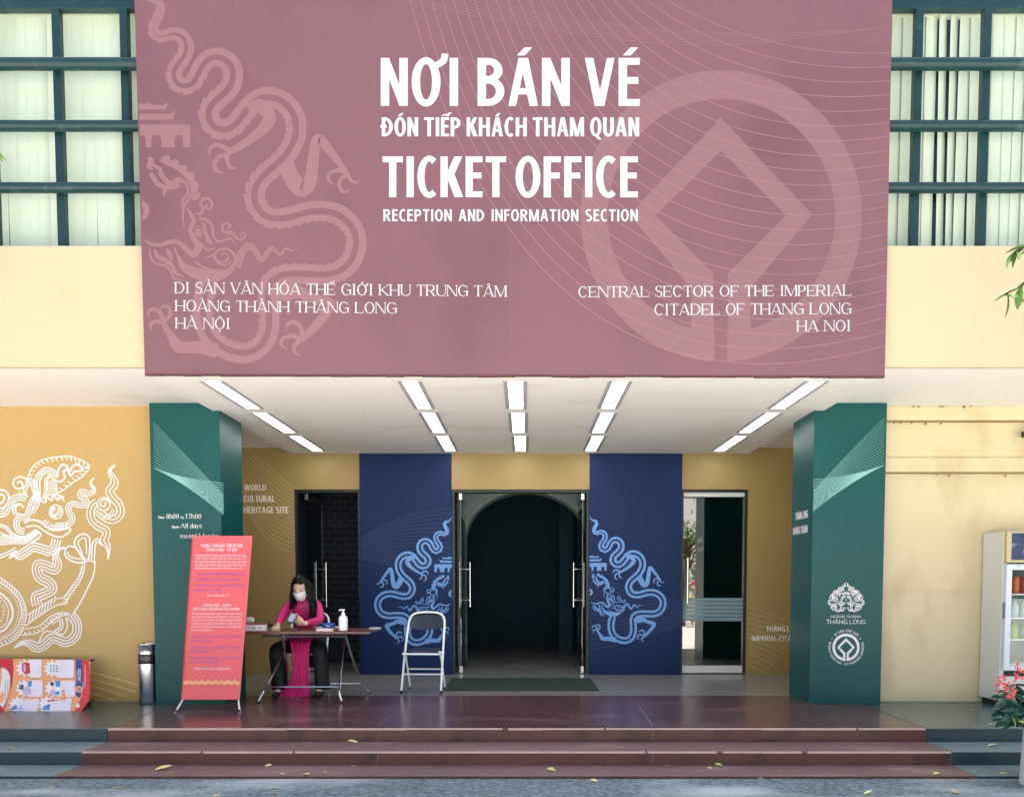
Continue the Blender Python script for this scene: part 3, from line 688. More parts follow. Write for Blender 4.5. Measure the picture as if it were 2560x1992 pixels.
for t, F, x0, x1, yt, yb in (('Time', SANS, 147, 217, 1229, 1257), ('8h00', SERIF, 238, 370, 1208, 1257), ('to', SANS, 390, 421, 1229, 1257), ('17h00', SERIF, 442, 608, 1208, 1257), ('Open', SANS, 294, 371, 1330, 1359), ('All', SERIF, 386, 468, 1309, 1357), ('days', SERIF, 490, 612, 1309, 1357), ('except', SERIF, 384, 560, 1415, 1465), ('Monday', SERIF, 582, 806, 1415, 1465)):
    pr.text(t, F, o[0] + x0 / k, o[0] + x1 / k, o[1] + yt / k, o[1] + yb / k)
pr.build('lettering', ink_white, cl)
pr = Print(fC, .002)
pr.adds(crop((1960, 1000), 4.246, family([(1068, 195), (870, 370), (650, 600), (320, 960)], [(1058, 690), (860, 780), (560, 960), (308, 1180)], 16, 3.2)))
pr.adds(crop((1960, 1000), 4.246, family([(1058, 690), (850, 770), (600, 830), (308, 845)], [(1058, 692), (860, 785), (560, 965), (308, 1180)], 14, 5)))
pr.build('line_print', ink_line_t, cr)
pr = Print(lambda x, y, h: atx(x, y, XcR0 - h), .002); pr.adds(crop((1960, 1000), 4.246, family([(298, 860), (220, 900), (160, 970), (125, 1030)], [(298, 1190), (280, 1260), (240, 1450), (215, 1650)], 7, 3))); pr.build('line_print', ink_faint_t, cr)
pr = Print(lambda x, z, h: Vector((XcR0 - h, x, -z)), .003)     # reads from the far edge to the near edge
zc = at(2010, 1288, 8.2).z
class Flip(Print): pass
prs = Print(lambda u, v, h: Vector((XcR0 - h, 8.40 - u, -v)), .003)
prs.text('THĂNG LONG', SANS, .02, .38, -zc - .04, -zc + .035); prs.text('HOÀNG THÀNH', SANS, -.05, .38, -zc + .11, -zc + .185); prs.build('lettering', ink_white, cr)
pr = Print(fC, .003); o = 1960, 1380; k = 4.246; U = lambda x, y: (o[0] + x / k, o[1] + y / k)
for sg in (1, -1):
    pr.adds(dragon(lambda u, v: (o[0] + 660 / k + sg * (u - 90) * .0232, o[1] + 632 / k - (3101 - v) * .0229), .031))
pr.text('HOÀNG THÀNH', LIGHT, *[o[0] + v / k for v in (497, 815)], *[o[1] + v / k for v in (668, 697)])
pr.text('THĂNG LONG', LIGHT, *[o[0] + v / k for v in (450, 865)], *[o[1] + v / k for v in (715, 760)])
s_ = 145 / k / 352; ec = U(660, 1008)
pr.adds(emblem(lambda x, y: (ec[0] + (x - 1806) * s_, ec[1] + (y - 540) * s_ * .97), s_))
pr.arctext('DI SẢN THẾ GIỚI', BODY, *ec, 163 / k, 27 / k, 134, 44)
pr.arctext('WORLD HERITAGE . PATRIMOINE MONDIAL', BODY, *ec, 190 / k, 25 / k, 161, 379)
for a in (32, 148): x, y = ec[0] + 176 / k * math.cos(R(a)), ec[1] - 176 / k * math.sin(R(a)); pr.add(R4(x - 1.2, y - 1.2, x + 1.2, y + 1.2))
pr.build('emblem_print', ink_white, cr)
# lettering and lines on the gold porch wall
fB = lambda x, y, h: at(x, y, YB - h)
ink_gold = mat('pale_gold_ink', S(232, 212, 160, .9), .5, var=.02)
pr = Print(fB, .002); pr.adds(clip(crop((360, 1000), 4.248, family([(1000, 410), (1250, 650), (1400, 790), (1590, 930)], [(1000, 900), (1180, 1480), (1400, 1570), (1595, 1610)], 16, 3)), 0, 737))
pr.build('line_print', ink_gold, back); pr = Print(fB, .002); pr.adds(clip(crop((1680, 1180), 2.931, family([(560, 992), (650, 1010), (800, 1050), (940, 1150)], [(560, 1400), (600, 1430), (650, 1450), (700, 1478)], 12, 2.2)), 1868.6, 2100)); pr.build('line_print', ink_gold, back2)
ink_soft = mat('soft_white_ink', S(246, 244, 238, .95), .5, var=.02)
pr = Print(fB, .003); o = 360, 1000; k = 4.248
for t, x0, x1, yt, yb in (('WORLD', 1066, 1298, 895, 960), ('CULTURAL', 1060, 1388, 1012, 1080), ('HERITAGE SITE', 1060, 1533, 1132, 1200)): pr.text(t, dict(SANS, s=.17), o[0] + x0 / k, o[0] + x1 / k, o[1] + yt / k, o[1] + yb / k)
pr.build('lettering', ink_soft, back); pr = Print(fB, .003); o = 1680, 1180; k = 2.931
for t, x0, x1, yt, yb in (('THĂNG LONG', 690, 950, 1128, 1165), ('IMPERIAL CITADEL', 583, 950, 1198, 1235)): pr.text(t, dict(SANS, s=.17), o[0] + x0 / k, o[0] + x1 / k, o[1] + yt / k, o[1] + yb / k)
pr.build('lettering', ink_soft, back2)
# white line dragon on the gold wall (crop units: 3.088 per photo pixel from (0, 1100))
fW = lambda x, y, h: at(x / 3.088, 1100 + y / 3.088, YW - h)
pr = Print(fW, .003)
def ln(pts, w=11): pr.add(stroke(pts, w, 6))
def pl(pts, offs, w=9, taper=1): pr.adds(par(pts, offs, w, taper))
def comb(pts, a, b, step, w=7):
    q = smooth(pts, 8); nn = normals(q); s = 0
    for i in range(1, len(q)):
        s += math.hypot(q[i][0] - q[i - 1][0], q[i][1] - q[i - 1][1])
        if s > step:
            s = 0; x, y = q[i]; nx, ny = nn[i]; tx, ty = ny, -nx
            pr.add(stroke([(x + nx * a, y + ny * a), (x + nx * (a + b) / 2 + tx * 5, y + ny * (a + b) / 2 + ty * 5), (x + nx * b + tx * 14, y + ny * b + ty * 14)], w, 3))
pl([(890, 190), (845, 240), (878, 300), (880, 345), (845, 390), (870, 440), (920, 500), (928, 570), (880, 612), (820, 600), (770, 555)], [-28, 0, 28])
pl([(835, 920), (840, 850), (830, 810), (805, 770), (825, 730), (815, 690), (760, 660), (715, 620), (700, 560), (718, 505), (750, 480)], [-30, -4, 24])
ln([(800, 478), (818, 490), (803, 510), (775, 500), (783, 468), (815, 458), (848, 485), (842, 522), (800, 542), (757, 522), (745, 495)], 10)
ln([(745, 495), (770, 455), (815, 445), (860, 480)], 9); pl([(740, 540), (790, 580), (840, 575), (870, 530)], [0, 20], 8, 0)
pl([(725, 290), (700, 330), (722, 370), (722, 398), (680, 412), (632, 395), (622, 430), (662, 462), (668, 492), (620, 502), (560, 490), (527, 522), (542, 570), (560, 612), (520, 652), (430, 660)], [-18, 0, 18])
crest = [(222, 340), (215, 295), (232, 240), (262, 195), (310, 160), (370, 140), (440, 130), (520, 123), (590, 140), (650, 165), (690, 198), (668, 245), (628, 288), (570, 322), (520, 362), (455, 408)]
ln(crest, 9); comb(crest, 4, 32, 34, 9)
pl([(265, 470), (285, 400), (280, 330), (300, 270), (350, 228), (405, 240), (440, 285)], [-14, 6, 26], 11, 0)
ln([(440, 285), (452, 225), (482, 190), (520, 205), (530, 250), (560, 205), (592, 185), (622, 205), (645, 220)], 16); ln([(400, 300), (460, 320), (500, 290), (490, 240), (520, 230), (545, 275), (575, 240), (605, 240), (640, 220)], 14)
pl([(330, 455), (345, 380), (350, 300), (390, 268)], [0, 16], 10, 0)
for i in range(6): ln([(365, 325 + i * 17), (400, 318 + i * 17), (445, 345 + i * 13)], 8)
pl([(300, 455), (350, 480), (360, 440), (400, 465), (410, 425), (450, 465), (460, 430), (495, 470)], [0], 13, 0); ln([(330, 435), (420, 420), (495, 440)], 12)
pr.add(ARC(433, 553, 56, 56, 0, 360, 10, 10, 32)); pr.add(ARC(415, 560, 38, 44, 60, 300, 30, 30, 20))
for r in (18, 30, 42): pr.add(ARC(433, 545, r, r, -60, 120, 7, 7, 14))
lip = [(185, 640), (235, 615), (300, 625), (350, 662), (400, 690), (460, 692), (530, 678)]
ln(lip, 16); comb(lip[2:], 4, -44, 24, 12); ln([(200, 668), (280, 662), (335, 695), (400, 732), (475, 746), (545, 695), (520, 672)], 13)
pl([(255, 300), (265, 360), (285, 420), (250, 480), (222, 560), (200, 595), (150, 600), (130, 640), (145, 690), (190, 700)], [-16, 4, 22], 11, 0)
pl([(240, 560), (280, 500), (300, 430)], [0, 18], 10, 0); pr.add(ARC(150, 535, 38, 46, 60, 330, 14, 14, 20)); ln([(110, 580), (100, 520), (150, 490), (185, 520)], 12)
ln([(195, 430), (180, 380), (205, 340), (197, 297), (150, 283), (105, 310), (112, 362), (152, 376), (176, 350), (158, 318), (132, 332)], 13); ln([(160, 430), (150, 395)], 10); ln([(210, 440), (200, 390), (222, 350), (212, 300)], 9)
ln([(-40, 438), (10, 420), (34, 440), (20, 478), (-30, 490), (-70, 450)], 13); ln([(-60, 400), (20, 384), (66, 420), (62, 480), (20, 522), (-50, 520)], 14)
pl([(-40, 575), (40, 560), (72, 500), (110, 452), (170, 440), (205, 460)], [-22, 0, 20], 11, 0)
pl([(-40, 640), (50, 665), (100, 720), (180, 742), (265, 700)], [0, 16], 11, 0)
for i in range(5): pl([(-40, 800 + i * 18 - 60), (100, 790 + i * 14 - 50), (200, 745 + i * 12), (270 + i * 8, 690 + i * 6)], [0], 10, 0)
mane = [(-40, 690), (60, 740), (140, 760), (230, 735), (275, 695)]; comb(mane, -10, 20, 26, 9); ln(mane, 8)
pl([(70, 912), (112, 880), (152, 892), (200, 862), (255, 828), (320, 840), (380, 858), (420, 825), (440, 765)], [-34, -12, 10, 30], 11)
ln([(270, 690), (315, 725), (290, 760), (240, 790)], 14); pl([(-40, 900), (20, 880), (120, 830)], [0, 20], 11, 0)
pl([(500, 828), (450, 845), (430, 900), (442, 950), (420, 995), (350, 968), (298, 962), (286, 1005), (312, 1062), (380, 1100), (400, 1150), (330, 1188), (278, 1212), (290, 1275)], [-36, -12, 12, 36], 10)
ln([(735, 945), (720, 1050), (672, 1150), (622, 1250), (560, 1345)], 11); arm = [(655, 955), (640, 1040), (592, 1130), (540, 1200), (505, 1265)]
ln(arm, 8); comb(arm, -2, 30, 20, 8); ln([(640, 950), (615, 1040), (560, 1120), (490, 1210), (420, 1220)], 8); comb([(420, 1235), (510, 1240)], -16, 16, 18, 8)
for i in range(9): x = 222 + i * 24; pr.add(stroke([(x, 1410 - i * 18), (x + 14, 1330 - i * 16)], 9, 1, True))
ln([(215, 1345), (300, 1292), (400, 1232)], 9); ln([(200, 1430), (330, 1335), (440, 1272), (510, 1262)], 10)
ln([(500, 850), (530, 818), (582, 830), (612, 872), (655, 935)], 12); ln([(655, 942), (582, 942), (512, 902), (498, 850)], 13); ln([(520, 860), (545, 900), (640, 920)], 9)
ln([(665, 925), (602, 850), (574, 790), (600, 740), (650, 724), (692, 760), (692, 860), (680, 925)], 13); ln([(640, 880), (605, 800), (620, 765), (655, 755), (665, 800), (668, 880)], 9)
ln([(705, 930), (710, 850), (718, 792), (752, 760), (790, 808), (775, 800), (750, 785), (735, 820), (728, 950)], 11); ln([(640, 950), (690, 930), (740, 945)], 10)
coil = [(-60, 1020), (0, 1058), (80, 1115), (150, 1182), (196, 1280), (202, 1370), (172, 1470), (110, 1542), (0, 1592), (-80, 1605)]
ln(coil, 8); comb(coil, 0, 34, 22, 9); ln([(-60, 1060), (60, 1140), (140, 1225), (165, 1330), (140, 1425), (80, 1500), (-40, 1560)], 8)
ln([(-60, 1090), (90, 1190), (142, 1300), (120, 1420), (50, 1500), (-60, 1540)], 4); ln([(-40, 1150), (50, 1220), (95, 1300), (90, 1380), (30, 1465), (-60, 1490)], 16); ln([(-40, 1180), (35, 1240), (65, 1320), (40, 1420), (-40, 1462)], 7); comb([(-40, 1200), (30, 1260), (40, 1330), (15, 1400), (-40, 1440)], 0, 20, 26, 7)
mir = lambda P: [(-150 - x, y) for x, y in P]
ln(mir(coil), 8); comb(mir(coil), 0, -34, 22, 9); ln(mir([(-60, 1060), (60, 1140), (140, 1225), (165, 1330), (140, 1425), (80, 1500), (-40, 1560)]), 8)
ln(mir([(-40, 1150), (50, 1220), (95, 1300), (90, 1380), (30, 1465), (-60, 1490)]), 16); ln(mir([(-40, 1180), (35, 1240), (65, 1320), (40, 1420), (-40, 1462)]), 7)
for i, y in enumerate((440, 575, 650, 720, 780, 830, 900)): pl([(-30, y), (-120, y + 40), (-210, y - 15), (-300, y + 35), (-380 - 20 * (i % 3), y)], [-11, 11], 10, 0)
pl([(-40, 1030), (-150, 960), (-330, 940), (-470, 1010), (-520, 1130), (-470, 1230)], [-30, -12, 12, 34], 10, 0)
ln([(195, 1455), (300, 1432), (400, 1352), (480, 1330), (540, 1340)], 8); low = [(165, 1505), (300, 1480), (400, 1402), (450, 1360), (530, 1350)]; ln(low, 8); comb(low, -26, 0, 20, 8)
pl([(110, 1602), (170, 1562), (230, 1562), (290, 1590), (340, 1568), (392, 1520), (450, 1528), (512, 1548), (576, 1500), (585, 1420), (540, 1350)], [-24, 0, 22, 42], 10)
pl([(420, 1470), (462, 1440), (455, 1390), (400, 1420)], [0, 20], 10, 0); ln([(300, 1560), (340, 1480), (420, 1480), (480, 1500), (520, 1440), (510, 1370)], 10)
pr.build('dragon_print', ink_white, mural)
pr = Print(fW, .003); pr.adds([[[((0 + x / 4.124) * 3.088, (480 + y / 4.124) * 3.088) for x, y in q] for q in L] for L in family([(300, 320), (800, 360), (1250, 480), (1500, 570)], [(300, 480), (900, 590), (1090, 668), (1205, 710)], 4, 7)]); pr.build('line_print', mat('cream_ink', S(250, 232, 150, .85), .5), mural)

# upper windows: frame, blind of slats, glass, three rounded bars in front
glass_win = glass('window_glass', (.97, .99, .98), .9)
blind_m = mat('blind_fabric', S(236, 246, 222, .85), .8, var=.05, vs=4)
YF = 6.72
for side in (0, 1):
    x0, x1 = (-9, -3.05) if side == 0 else (2.93, 9)
    wn = empty('window', ((x0 + x1) / 2, YF, 4.9)); wn.parent = bld; wn.location = Vector(((x0 + x1) / 2, YF, 4.9)) - wl(bld)
    wn['label'] = 'green gridded window with pale vertical blinds, beside the ' + ('dragon' if side == 0 else 'ring emblem') + ' end of the sign'
    m = MB(); z0, z1 = 3.93, 6.0
    pitch = px(180, YF) - px(16, YF) if side == 0 else px(2436, YF) - px(2271, YF)
    start = px(178, YF) if side == 0 else px(2266, YF); w_ = .064
    cx = start
    cols = [start + pitch * j for j in (range(-10, 2) if side == 0 else range(0, 12))]
    for c in cols:
        if x0 < c < x1: m.box(c - w_ / 2, c + w_ / 2, YF, YF + .06, z0, z1)
    m.box(x0, x1, YF - .002, YF + .062, at(100, 22, YF).z, z1 + .1); m.box(x0, x1, YF + .004, YF + .05, z0 - .002, z0 + .02)
    if side == 0: m.box(x1 - .03, x1, YF - .001, YF + .06, z0, z1)
    m.build('frame', frame_p, wn, bevel=.004)
    for y0, y1 in ((144, 174), (301, 327), (456, 481)):
        za, zb = at(100, y1, YF - .06).z, at(100, y0, YF - .06).z; zm = (za + zb) / 2; rr = (zb - za) / 2
        b = MB(); rows = []
        for x in (x0, x1): rows.append([(x, YF - .05 + .048 * math.cos(a), zm + rr * math.sin(a)) for a in [2 * math.pi * q / 16 for q in range(16)]])
        b.grid(rows, True); b.build('bar', frame_p, wn, smooth=True)
    g = MB(); g.poly([(x0, YF + .03, z0), (x1, YF + .03, z0), (x1, YF + .03, z1), (x0, YF + .03, z1)]); g.build('pane', glass_win, wn)
    b = MB(); x = x0; i = 0
    while x < x1:
        a = R(rnd.uniform(1, 4) if side == 0 else rnd.choice((4, 8, 14, 20, 32))); lw = .108; sway = rnd.uniform(-.02, .02)
        if side == 0 and rnd.random() < .22: a = R(22)
        dx, dy = lw / 2 * math.cos(a), lw / 2 * math.sin(a)
        rows = []
        for z, o_ in ((z0 - .05, sway), (at(100, 41, YF + .16).z, 0)):
            rows.append([(x + o_ + dx * q, YF + .16 + dy * q - .008 * (1 - q * q), z) for q in (-1, -.5, 0, .5, 1)])
        b.grid(rows); x += .094; i += 1
    b.box(x0, x1, YF + .13, YF + .19, at(100, 38, YF + .13).z, at(100, 25, YF + .13).z)
    b.build('blind', blind_m, wn)
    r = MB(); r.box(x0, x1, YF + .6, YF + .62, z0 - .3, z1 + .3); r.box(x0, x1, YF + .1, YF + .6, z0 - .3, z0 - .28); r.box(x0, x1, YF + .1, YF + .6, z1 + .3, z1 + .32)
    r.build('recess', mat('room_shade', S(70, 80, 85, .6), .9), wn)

# glass doors
door_glass = glass('door_glass', (.80, .88, .90), 1.5); door_glass2 = glass('coated_door_glass', (.55, .66, .68), 5.0)
def bars(par_, x, y, z0, z1, off, name='handle', ax=0):
    m = MB()
    for s in (-1, 1):
        a, b = (x + s * off, y) if ax == 0 else (x, y + s * off)
        m.tube([(a, b, z0), (a, b, z1)], .014, 12)
    for z in (z0 + .1, z1 - .1): m.tube([(x - off, y, z), (x + off, y, z)] if ax == 0 else [(x, y - off, z), (x, y + off, z)], .008, 8)
    m.build(name, chrome, par_, smooth=2)
def door(loc, label): d_ = empty('glass_door', loc); d_.parent = bld; d_.location = Vector(loc) - wl(bld); d_['label'] = label; return d_
for X, lab in ((px(1159, 11.1), 'glass leaf swung inward in the arched doorway, beside the blue pillar behind the empty chair'), (px(1451, 11.0), 'glass leaf swung inward in the arched doorway, hinged on the pillar towards the closed door'), (px(792, 11.1), 'glass leaf swung inward in the doorway behind the seated woman')):
    d_ = door((X, 10.62, 0), lab)
    g = MB(); g.box(X - .006, X + .006, 10.62, 11.45, .09, zt - .09); g.build('pane', door_glass, d_)
    box(X - .022, X + .022, 10.60, 11.45, .008, .095).build('rail', steel, d_, bevel=.003); box(X - .022, X + .022, 10.60, 11.45, zt - .125, zt - .04).build('rail', steel, d_, bevel=.003)
    bars(d_, X, 11.33, .865, 1.50, .074)
d_ = door((2.5, YB + .08, 0), 'closed glass door with frosted stripes across its middle')
YD = YB + .08; x0, x1 = xs[4] + .01, px(1860, YD)
g = MB(); g.poly([(x0, YD, .1), (x1, YD, .1), (x1, YD, zt - .1), (x0, YD, zt - .1)]); g.build('pane', door_glass2, d_)
br_ = mat('brushed_rail', S(225, 228, 220, .9), .45, .1, var=.05)
for ya, yb in ((1681, 1663), (1242, 1226)): box(x0, x1, YD - .025, YD + .025, at(1780, ya, YD).z, at(1780, yb, YD).z).build('rail', br_, d_, bevel=.004)
m = MB(); X = px(1717, YD)
for s in (-1, 1): m.tube([(X, YD + s * .06, at(1700, 1507, YD).z), (X, YD + s * .06, at(1700, 1394, YD).z)], .017, 12)
for z in (1.05, 1.4): m.tube([(X, YD - .06, z), (X, YD + .06, z)], .008, 8)
m.build('handle', chrome, d_, smooth=2)
m = MB()
for i in range(6):
    ya, yb = 1494 + i * 9.8, 1494 + i * 9.8 + 8.6
    za, zb = at(1780, yb, YD).z, at(1780, ya, YD).z; m.poly([(x0, YD - .003, za), (x1, YD - .003, za), (x1, YD - .003, zb), (x0, YD - .003, zb)])
m.build('frosted_stripe', milky('frosted_film', S(150, 185, 195, .8), .72), d_)

# ------------------------------------------------------------------ the big sign
mauve = mat('mauve_vinyl', S(162, 112, 122, .49), .5, var=.06, vs=.5, fine=.02, fs=220, spec=.4, bump=.25, bs=.9, dirt=S(154, 104, 114, .46), dirt_s=.8, dirt_lo=.5)
pink = mat('pink_print', S(188, 134, 141, .49), .55, var=.02, vs=2)
pink2 = mat('ring_print', S(182, 131, 139, .465), .55, var=.02, vs=2)
pinkline = mat('thin_pink_print', S(194, 144, 151, .50), .55, var=.02)
sl = at(362, 934, YSIGN); sr = at(2212, 939, YSIGN); tl = at(336.5, 0, YSIGN); tr = at(2231, 0, YSIGN)
sgn = empty('sign_board', (0, YSIGN, 4.4)); tag(sgn, 'huge mauve ticket office sign with dragon, ring emblem and white lettering', 'sign')
kx = (tl.x - sl.x) / (tl.z - sl.z); kx2 = (tr.x - sr.x) / (tr.z - sr.z); zt_ = 6.35
m = MB(); q = [Vector((sl.x, YSIGN, sl.z)), Vector((sr.x, YSIGN, sr.z)), Vector((sr.x + kx2 * (zt_ - sr.z), YSIGN, zt_)), Vector((sl.x + kx * (zt_ - sl.z), YSIGN, zt_))]
m.grid([[p for p in q], [p + Vector((0, .03, 0)) for p in q]], True); m.f += [[3, 2, 1, 0], [4, 5, 6, 7]]
m.build('panel', mauve, sgn)
edge = mat('sign_edge', S(110, 60, 70, .7), .6)
m = MB(); n = 40
for i in range(n):
    a, b = i / n, (i + 1) / n; A_, B_ = q[0].lerp(q[1], a), q[0].lerp(q[1], b); h0 = .012 + rnd.uniform(-.003, .004)
    m.box(A_.x, B_.x, YSIGN - .004, YSIGN + .034, min(A_.z, B_.z) - h0, min(A_.z, B_.z) - .0005)
m.build('edge_strip', edge, sgn)
fS = lambda x, y, h: at(x, y, YSIGN - h)
tfS = lambda u, v: (320 + u / 3.398, v / 3.398)
pr = Print(fS, .0015)
def inside(L): return cuts(L, (1, -.026, -341))
pr.adds(inside(dragon(tfS, 1 / 3.398))); pr.build('dragon_print', pink, sgn)
pr = Print(fS, .0015); pr.adds(emblem(lambda x, y: (x, y), 1)); pr.build('ring_print', pink2, sgn)
s2 = 2560 / 2183
fam = family([(860, -60), (1000, 560), (1330, 905), (1910, 730)], [(1330, -60), (1420, 10), (1620, 130), (1910, 112)], 22, 1.6, 70)
fam += family([(560, -40), (980, 10), (1280, 120), (1640, 92)], [(860, -40), (1120, 20), (1380, 105), (1905, 58)], 7, .8, 50)
pr = Print(fS, .0035); pr.adds(cuts([[[(x * s2, y * s2) for x, y in q_] for q_ in L] for L in fam], (0, -1, 932), (-1, -.0185, 2229))); pr.build('line_print', pinkline, sgn)
pr = Print(fS, .006); o = 900, 60; k = 2.951
for t, x0, x1, yt, yb, F in (('NƠI', 153, 728, 252, 606, SANS), ('BÁN', 867, 1548, 252, 607, SANS), ('VÉ', 1658, 2064, 252, 607, SANS), ('ĐÓN TIẾP KHÁCH THAM QUAN', 160, 2060, 690, 831, dict(SANS, s=.19, sp=.24)), ('TICKET', 166, 1078, 978, 1279, SANS), ('OFFICE', 1147, 2050, 978, 1280, SANS), ('RECEPTION', 172, 677, 1368, 1456, dict(SANS, s=.18, gap=.11)), ('AND', 728, 916, 1368, 1456, dict(SANS, s=.18, gap=.11)), ('INFORMATION', 970, 1612, 1368, 1456, dict(SANS, s=.18, gap=.11)), ('SECTION', 1664, 2050, 1368, 1456, dict(SANS, s=.18, gap=.11))):
    pr.text(t, F, o[0] + x0 / k, o[0] + x1 / k, o[1] + yt / k, o[1] + yb / k)
o = 320, 480; k = 3.398
for t, x0, x1, y0, y1, yR in (('DI SẢN VĂN HÓA THẾ GIỚI KHU TRUNG TÂM', 398, 3215, 765, 860, 0), ('HOÀNG THÀNH THĂNG LONG', 402, 2282, 918, 1012, 0), ('HÀ NỘI', 404, 865, 1067, 1160, 0)):
    pr.text(t, SERIF, o[0] + x0 / k, o[0] + x1 / k, o[1] + y0 / k, o[1] + y1 / k, slope=.011)
o = 1400, 400; k = 2.6
for t, x0, x1, y0, y1 in (('CENTRAL SECTOR OF THE IMPERIAL', 120, 1894, 822, 893), ('CITADEL OF THANG LONG', 614, 1892, 936, 1009), ('HA NOI', 1540, 1888, 1043, 1115)):
    pr.text(t, SERIF, o[0] + x0 / k, o[0] + x1 / k, o[1] + y0 / k, o[1] + y1 / k, slope=-.006)
pr.build('lettering', mat('white_print', S(250, 247, 249, .56), .5, var=.01), sgn)
pr = Print(fS, .002); pr.add(R4(1275, -60, 1275.8, 935)); pr.build('seam', mat('seam', S(150, 108, 124, .8), .6), sgn)

# ------------------------------------------------------------------ ceiling lights: five files of three
tube_m = emit('lit_diffuser', (1, .98, .95), 5.0)
bez_m = mat('light_housing', S(190, 188, 194, .8), .5, 0, var=.03)
lw, rows_ = .125, ((952, 1021), (1030.5, 1080.5), (1089, 1127))
def light(name):
    o = empty(name, (0, 0, 0)); L = 1.0
    m = MB(); e = .038
    m.box(-lw / 2 - e, -lw / 2, -.5, .5, -.005, 0); m.box(lw / 2, lw / 2 + e, -.5, .5, -.005, 0); m.box(-lw / 2, lw / 2, -.5, -.49, -.005, 0); m.box(-lw / 2, lw / 2, .49, .5, -.005, 0)
    m.build('housing', bez_m, o); box(-lw / 2 + .001, lw / 2 - .001, -.488, .488, -.003, -.001).build('diffuser', tube_m, o); return o
proto = light('ceiling_light')
fx = []
for (a, b) in (((153, 38), (472, 248)), ((738, 38), (862, 244)), ((1052, 38), (1071, 243)), ((1364, 38), (1281, 242)), ((1948, 38), (1668, 240))):
    p, q_ = atz(400 + a[0] / 1.187, 920 + a[1] / 1.187, ZS), atz(400 + b[0] / 1.187, 920 + b[1] / 1.187, ZS); fx.append((p, q_))
fname = ('in the file by the opening hours column', 'in the file above the empty folding chair', 'in the file above the open doorway', 'in the file before the closed glass door', 'in the file by the emblem column')
rname = ('long ceiling light nearest the sign, ', 'middle ceiling light, ', 'ceiling light nearest the back wall, ')
for i, (p, q_) in enumerate(fx):
    for j, (ya, yb) in enumerate(rows_):
        Ya, Yb = atz(1310, ya, ZS).y, atz(1310, yb, ZS).y
        t = ((Ya + Yb) / 2 - p.y) / (q_.y - p.y); X = p.x + (q_.x - p.x) * t
        o = proto if (i, j) == (0, 0) else dup(proto)
        o.location = (X, (Ya + Yb) / 2, ZS - .0005); o.scale = (1, Yb - Ya, 1)
        tag(o, rname[j] + fname[i], 'ceiling light', 'lit strip lights under the canopy')

# ------------------------------------------------------------------ folding chairs
white_tube = mat('white_tube', S(244, 247, 250, .95), .3, var=.02)
vinyl = mat('navy_vinyl', S(26, 50, 78, .5), .38, var=.1, vs=8, bump=.1, bs=200)
def chair(loc, rz, label):
    o = empty('folding_chair', (0, 0, 0)); tag(o, label, 'chair', 'folding chairs')
    P = [(-.218, -.2, .015), (-.213, -.02, .40), (-.207, .15, .70), (-.197, .205, .79), (-.165, .232, .845), (-.10, .243, .868), (0, .246, .874)]
    P = smooth(P + [(-x, y, z) for x, y, z in P[-2::-1]], 4)
    MB().tube(P, .0125, 10).build('front_frame', white_tube, o, smooth=2)
    for s in (-1, 1):
        MB().tube([(s * .20, .22, .015), (s * .196, -.02, .36), (s * .19, -.09, .452)], .0115, 10).build('rear_leg', white_tube, o, smooth=2)
        for a in ((s * .218, -.2), (s * .20, .22)): MB().lathe([(.016, 0), (.017, .01), (.015, .035), (.010, .036)], (a[0], a[1], 0), 12).build('foot', black, o, smooth=2)
    MB().tube([(-.216, -.112, .205), (.216, -.112, .205)], .008, 8).build('crossbar', white_tube, o, smooth=2)
    MB().tube([(-.2, .1, .24), (.2, .1, .24)], .008, 8).build('crossbar', white_tube, o, smooth=2)
    m = MB(); m.tube(smooth([(-.19, .16, .435), (-.195, -.17, .435), (-.17, -.21, .435), (0, -.215, .435), (.17, -.21, .435), (.195, -.17, .435), (.19, .16, .435)], 5), .011, 8); m.build('seat_frame', white_tube, o, smooth=2)
    rows = []
    for z, k in ((.438, .97), (.455, 1.0), (.47, .97), (.474, .85)):
        rows.append([(.178 * k * math.copysign(abs(math.cos(a)) ** .35, math.cos(a)), -.02 + .185 * k * math.copysign(abs(math.sin(a)) ** .35, math.sin(a)), z) for a in [2 * math.pi * i / 36 for i in range(36)]])
    m = MB(); m.grid(rows, True); m.f.append(list(range(36))[::-1]); m.f.append(list(range(108, 144))); m.build('seat', vinyl, o, smooth=2)
    m = MB(); rows = []
    for v in range(9):
        t = v / 8; z = .705 + .155 * t; row = []
        for u in range(13):
            a = u / 6 - 1; dip = .03 * (1 - a * a) * (1 - t); top = -.03 * abs(a) ** 4 * t
            row.append((a * .19, .16 + .075 * t + .035 * (1 - a * a) - .02 * math.sin(math.pi * t) * 0, z - dip + top))
        rows.append(row)
    back_ = [[(x, y + .028 - .01 * abs(x / .19) ** 3, z) for x, y, z in r] for r in rows]
    m.grid(rows); m.grid(back_)
    for e in (0, 8): m.grid([rows[e], back_[e]])
    for e in (0, 12): m.grid([[r[e] for r in rows], [r[e] for r in back_]])
    m.build('backrest', vinyl, o, smooth=2)
    o.location = loc; o.rotation_euler = (0, 0, rz); return o
cf = (atz(966, 1736, 0) + atz(1104, 1736, 0)) / 2 if 0 else (atz(900 + 343 / 3.268, 1250 + 1585 / 3.268, 0) + atz(900 + 668 / 3.268, 1250 + 1577 / 3.268, 0)) / 2
chair((cf.x, cf.y + .2, 0), R(-3), 'empty white framed folding chair with navy seat before the blue pillar')
chair((-2.405, 8.80, 0), R(2), 'folding chair with navy backrest that the woman in pink sits on')

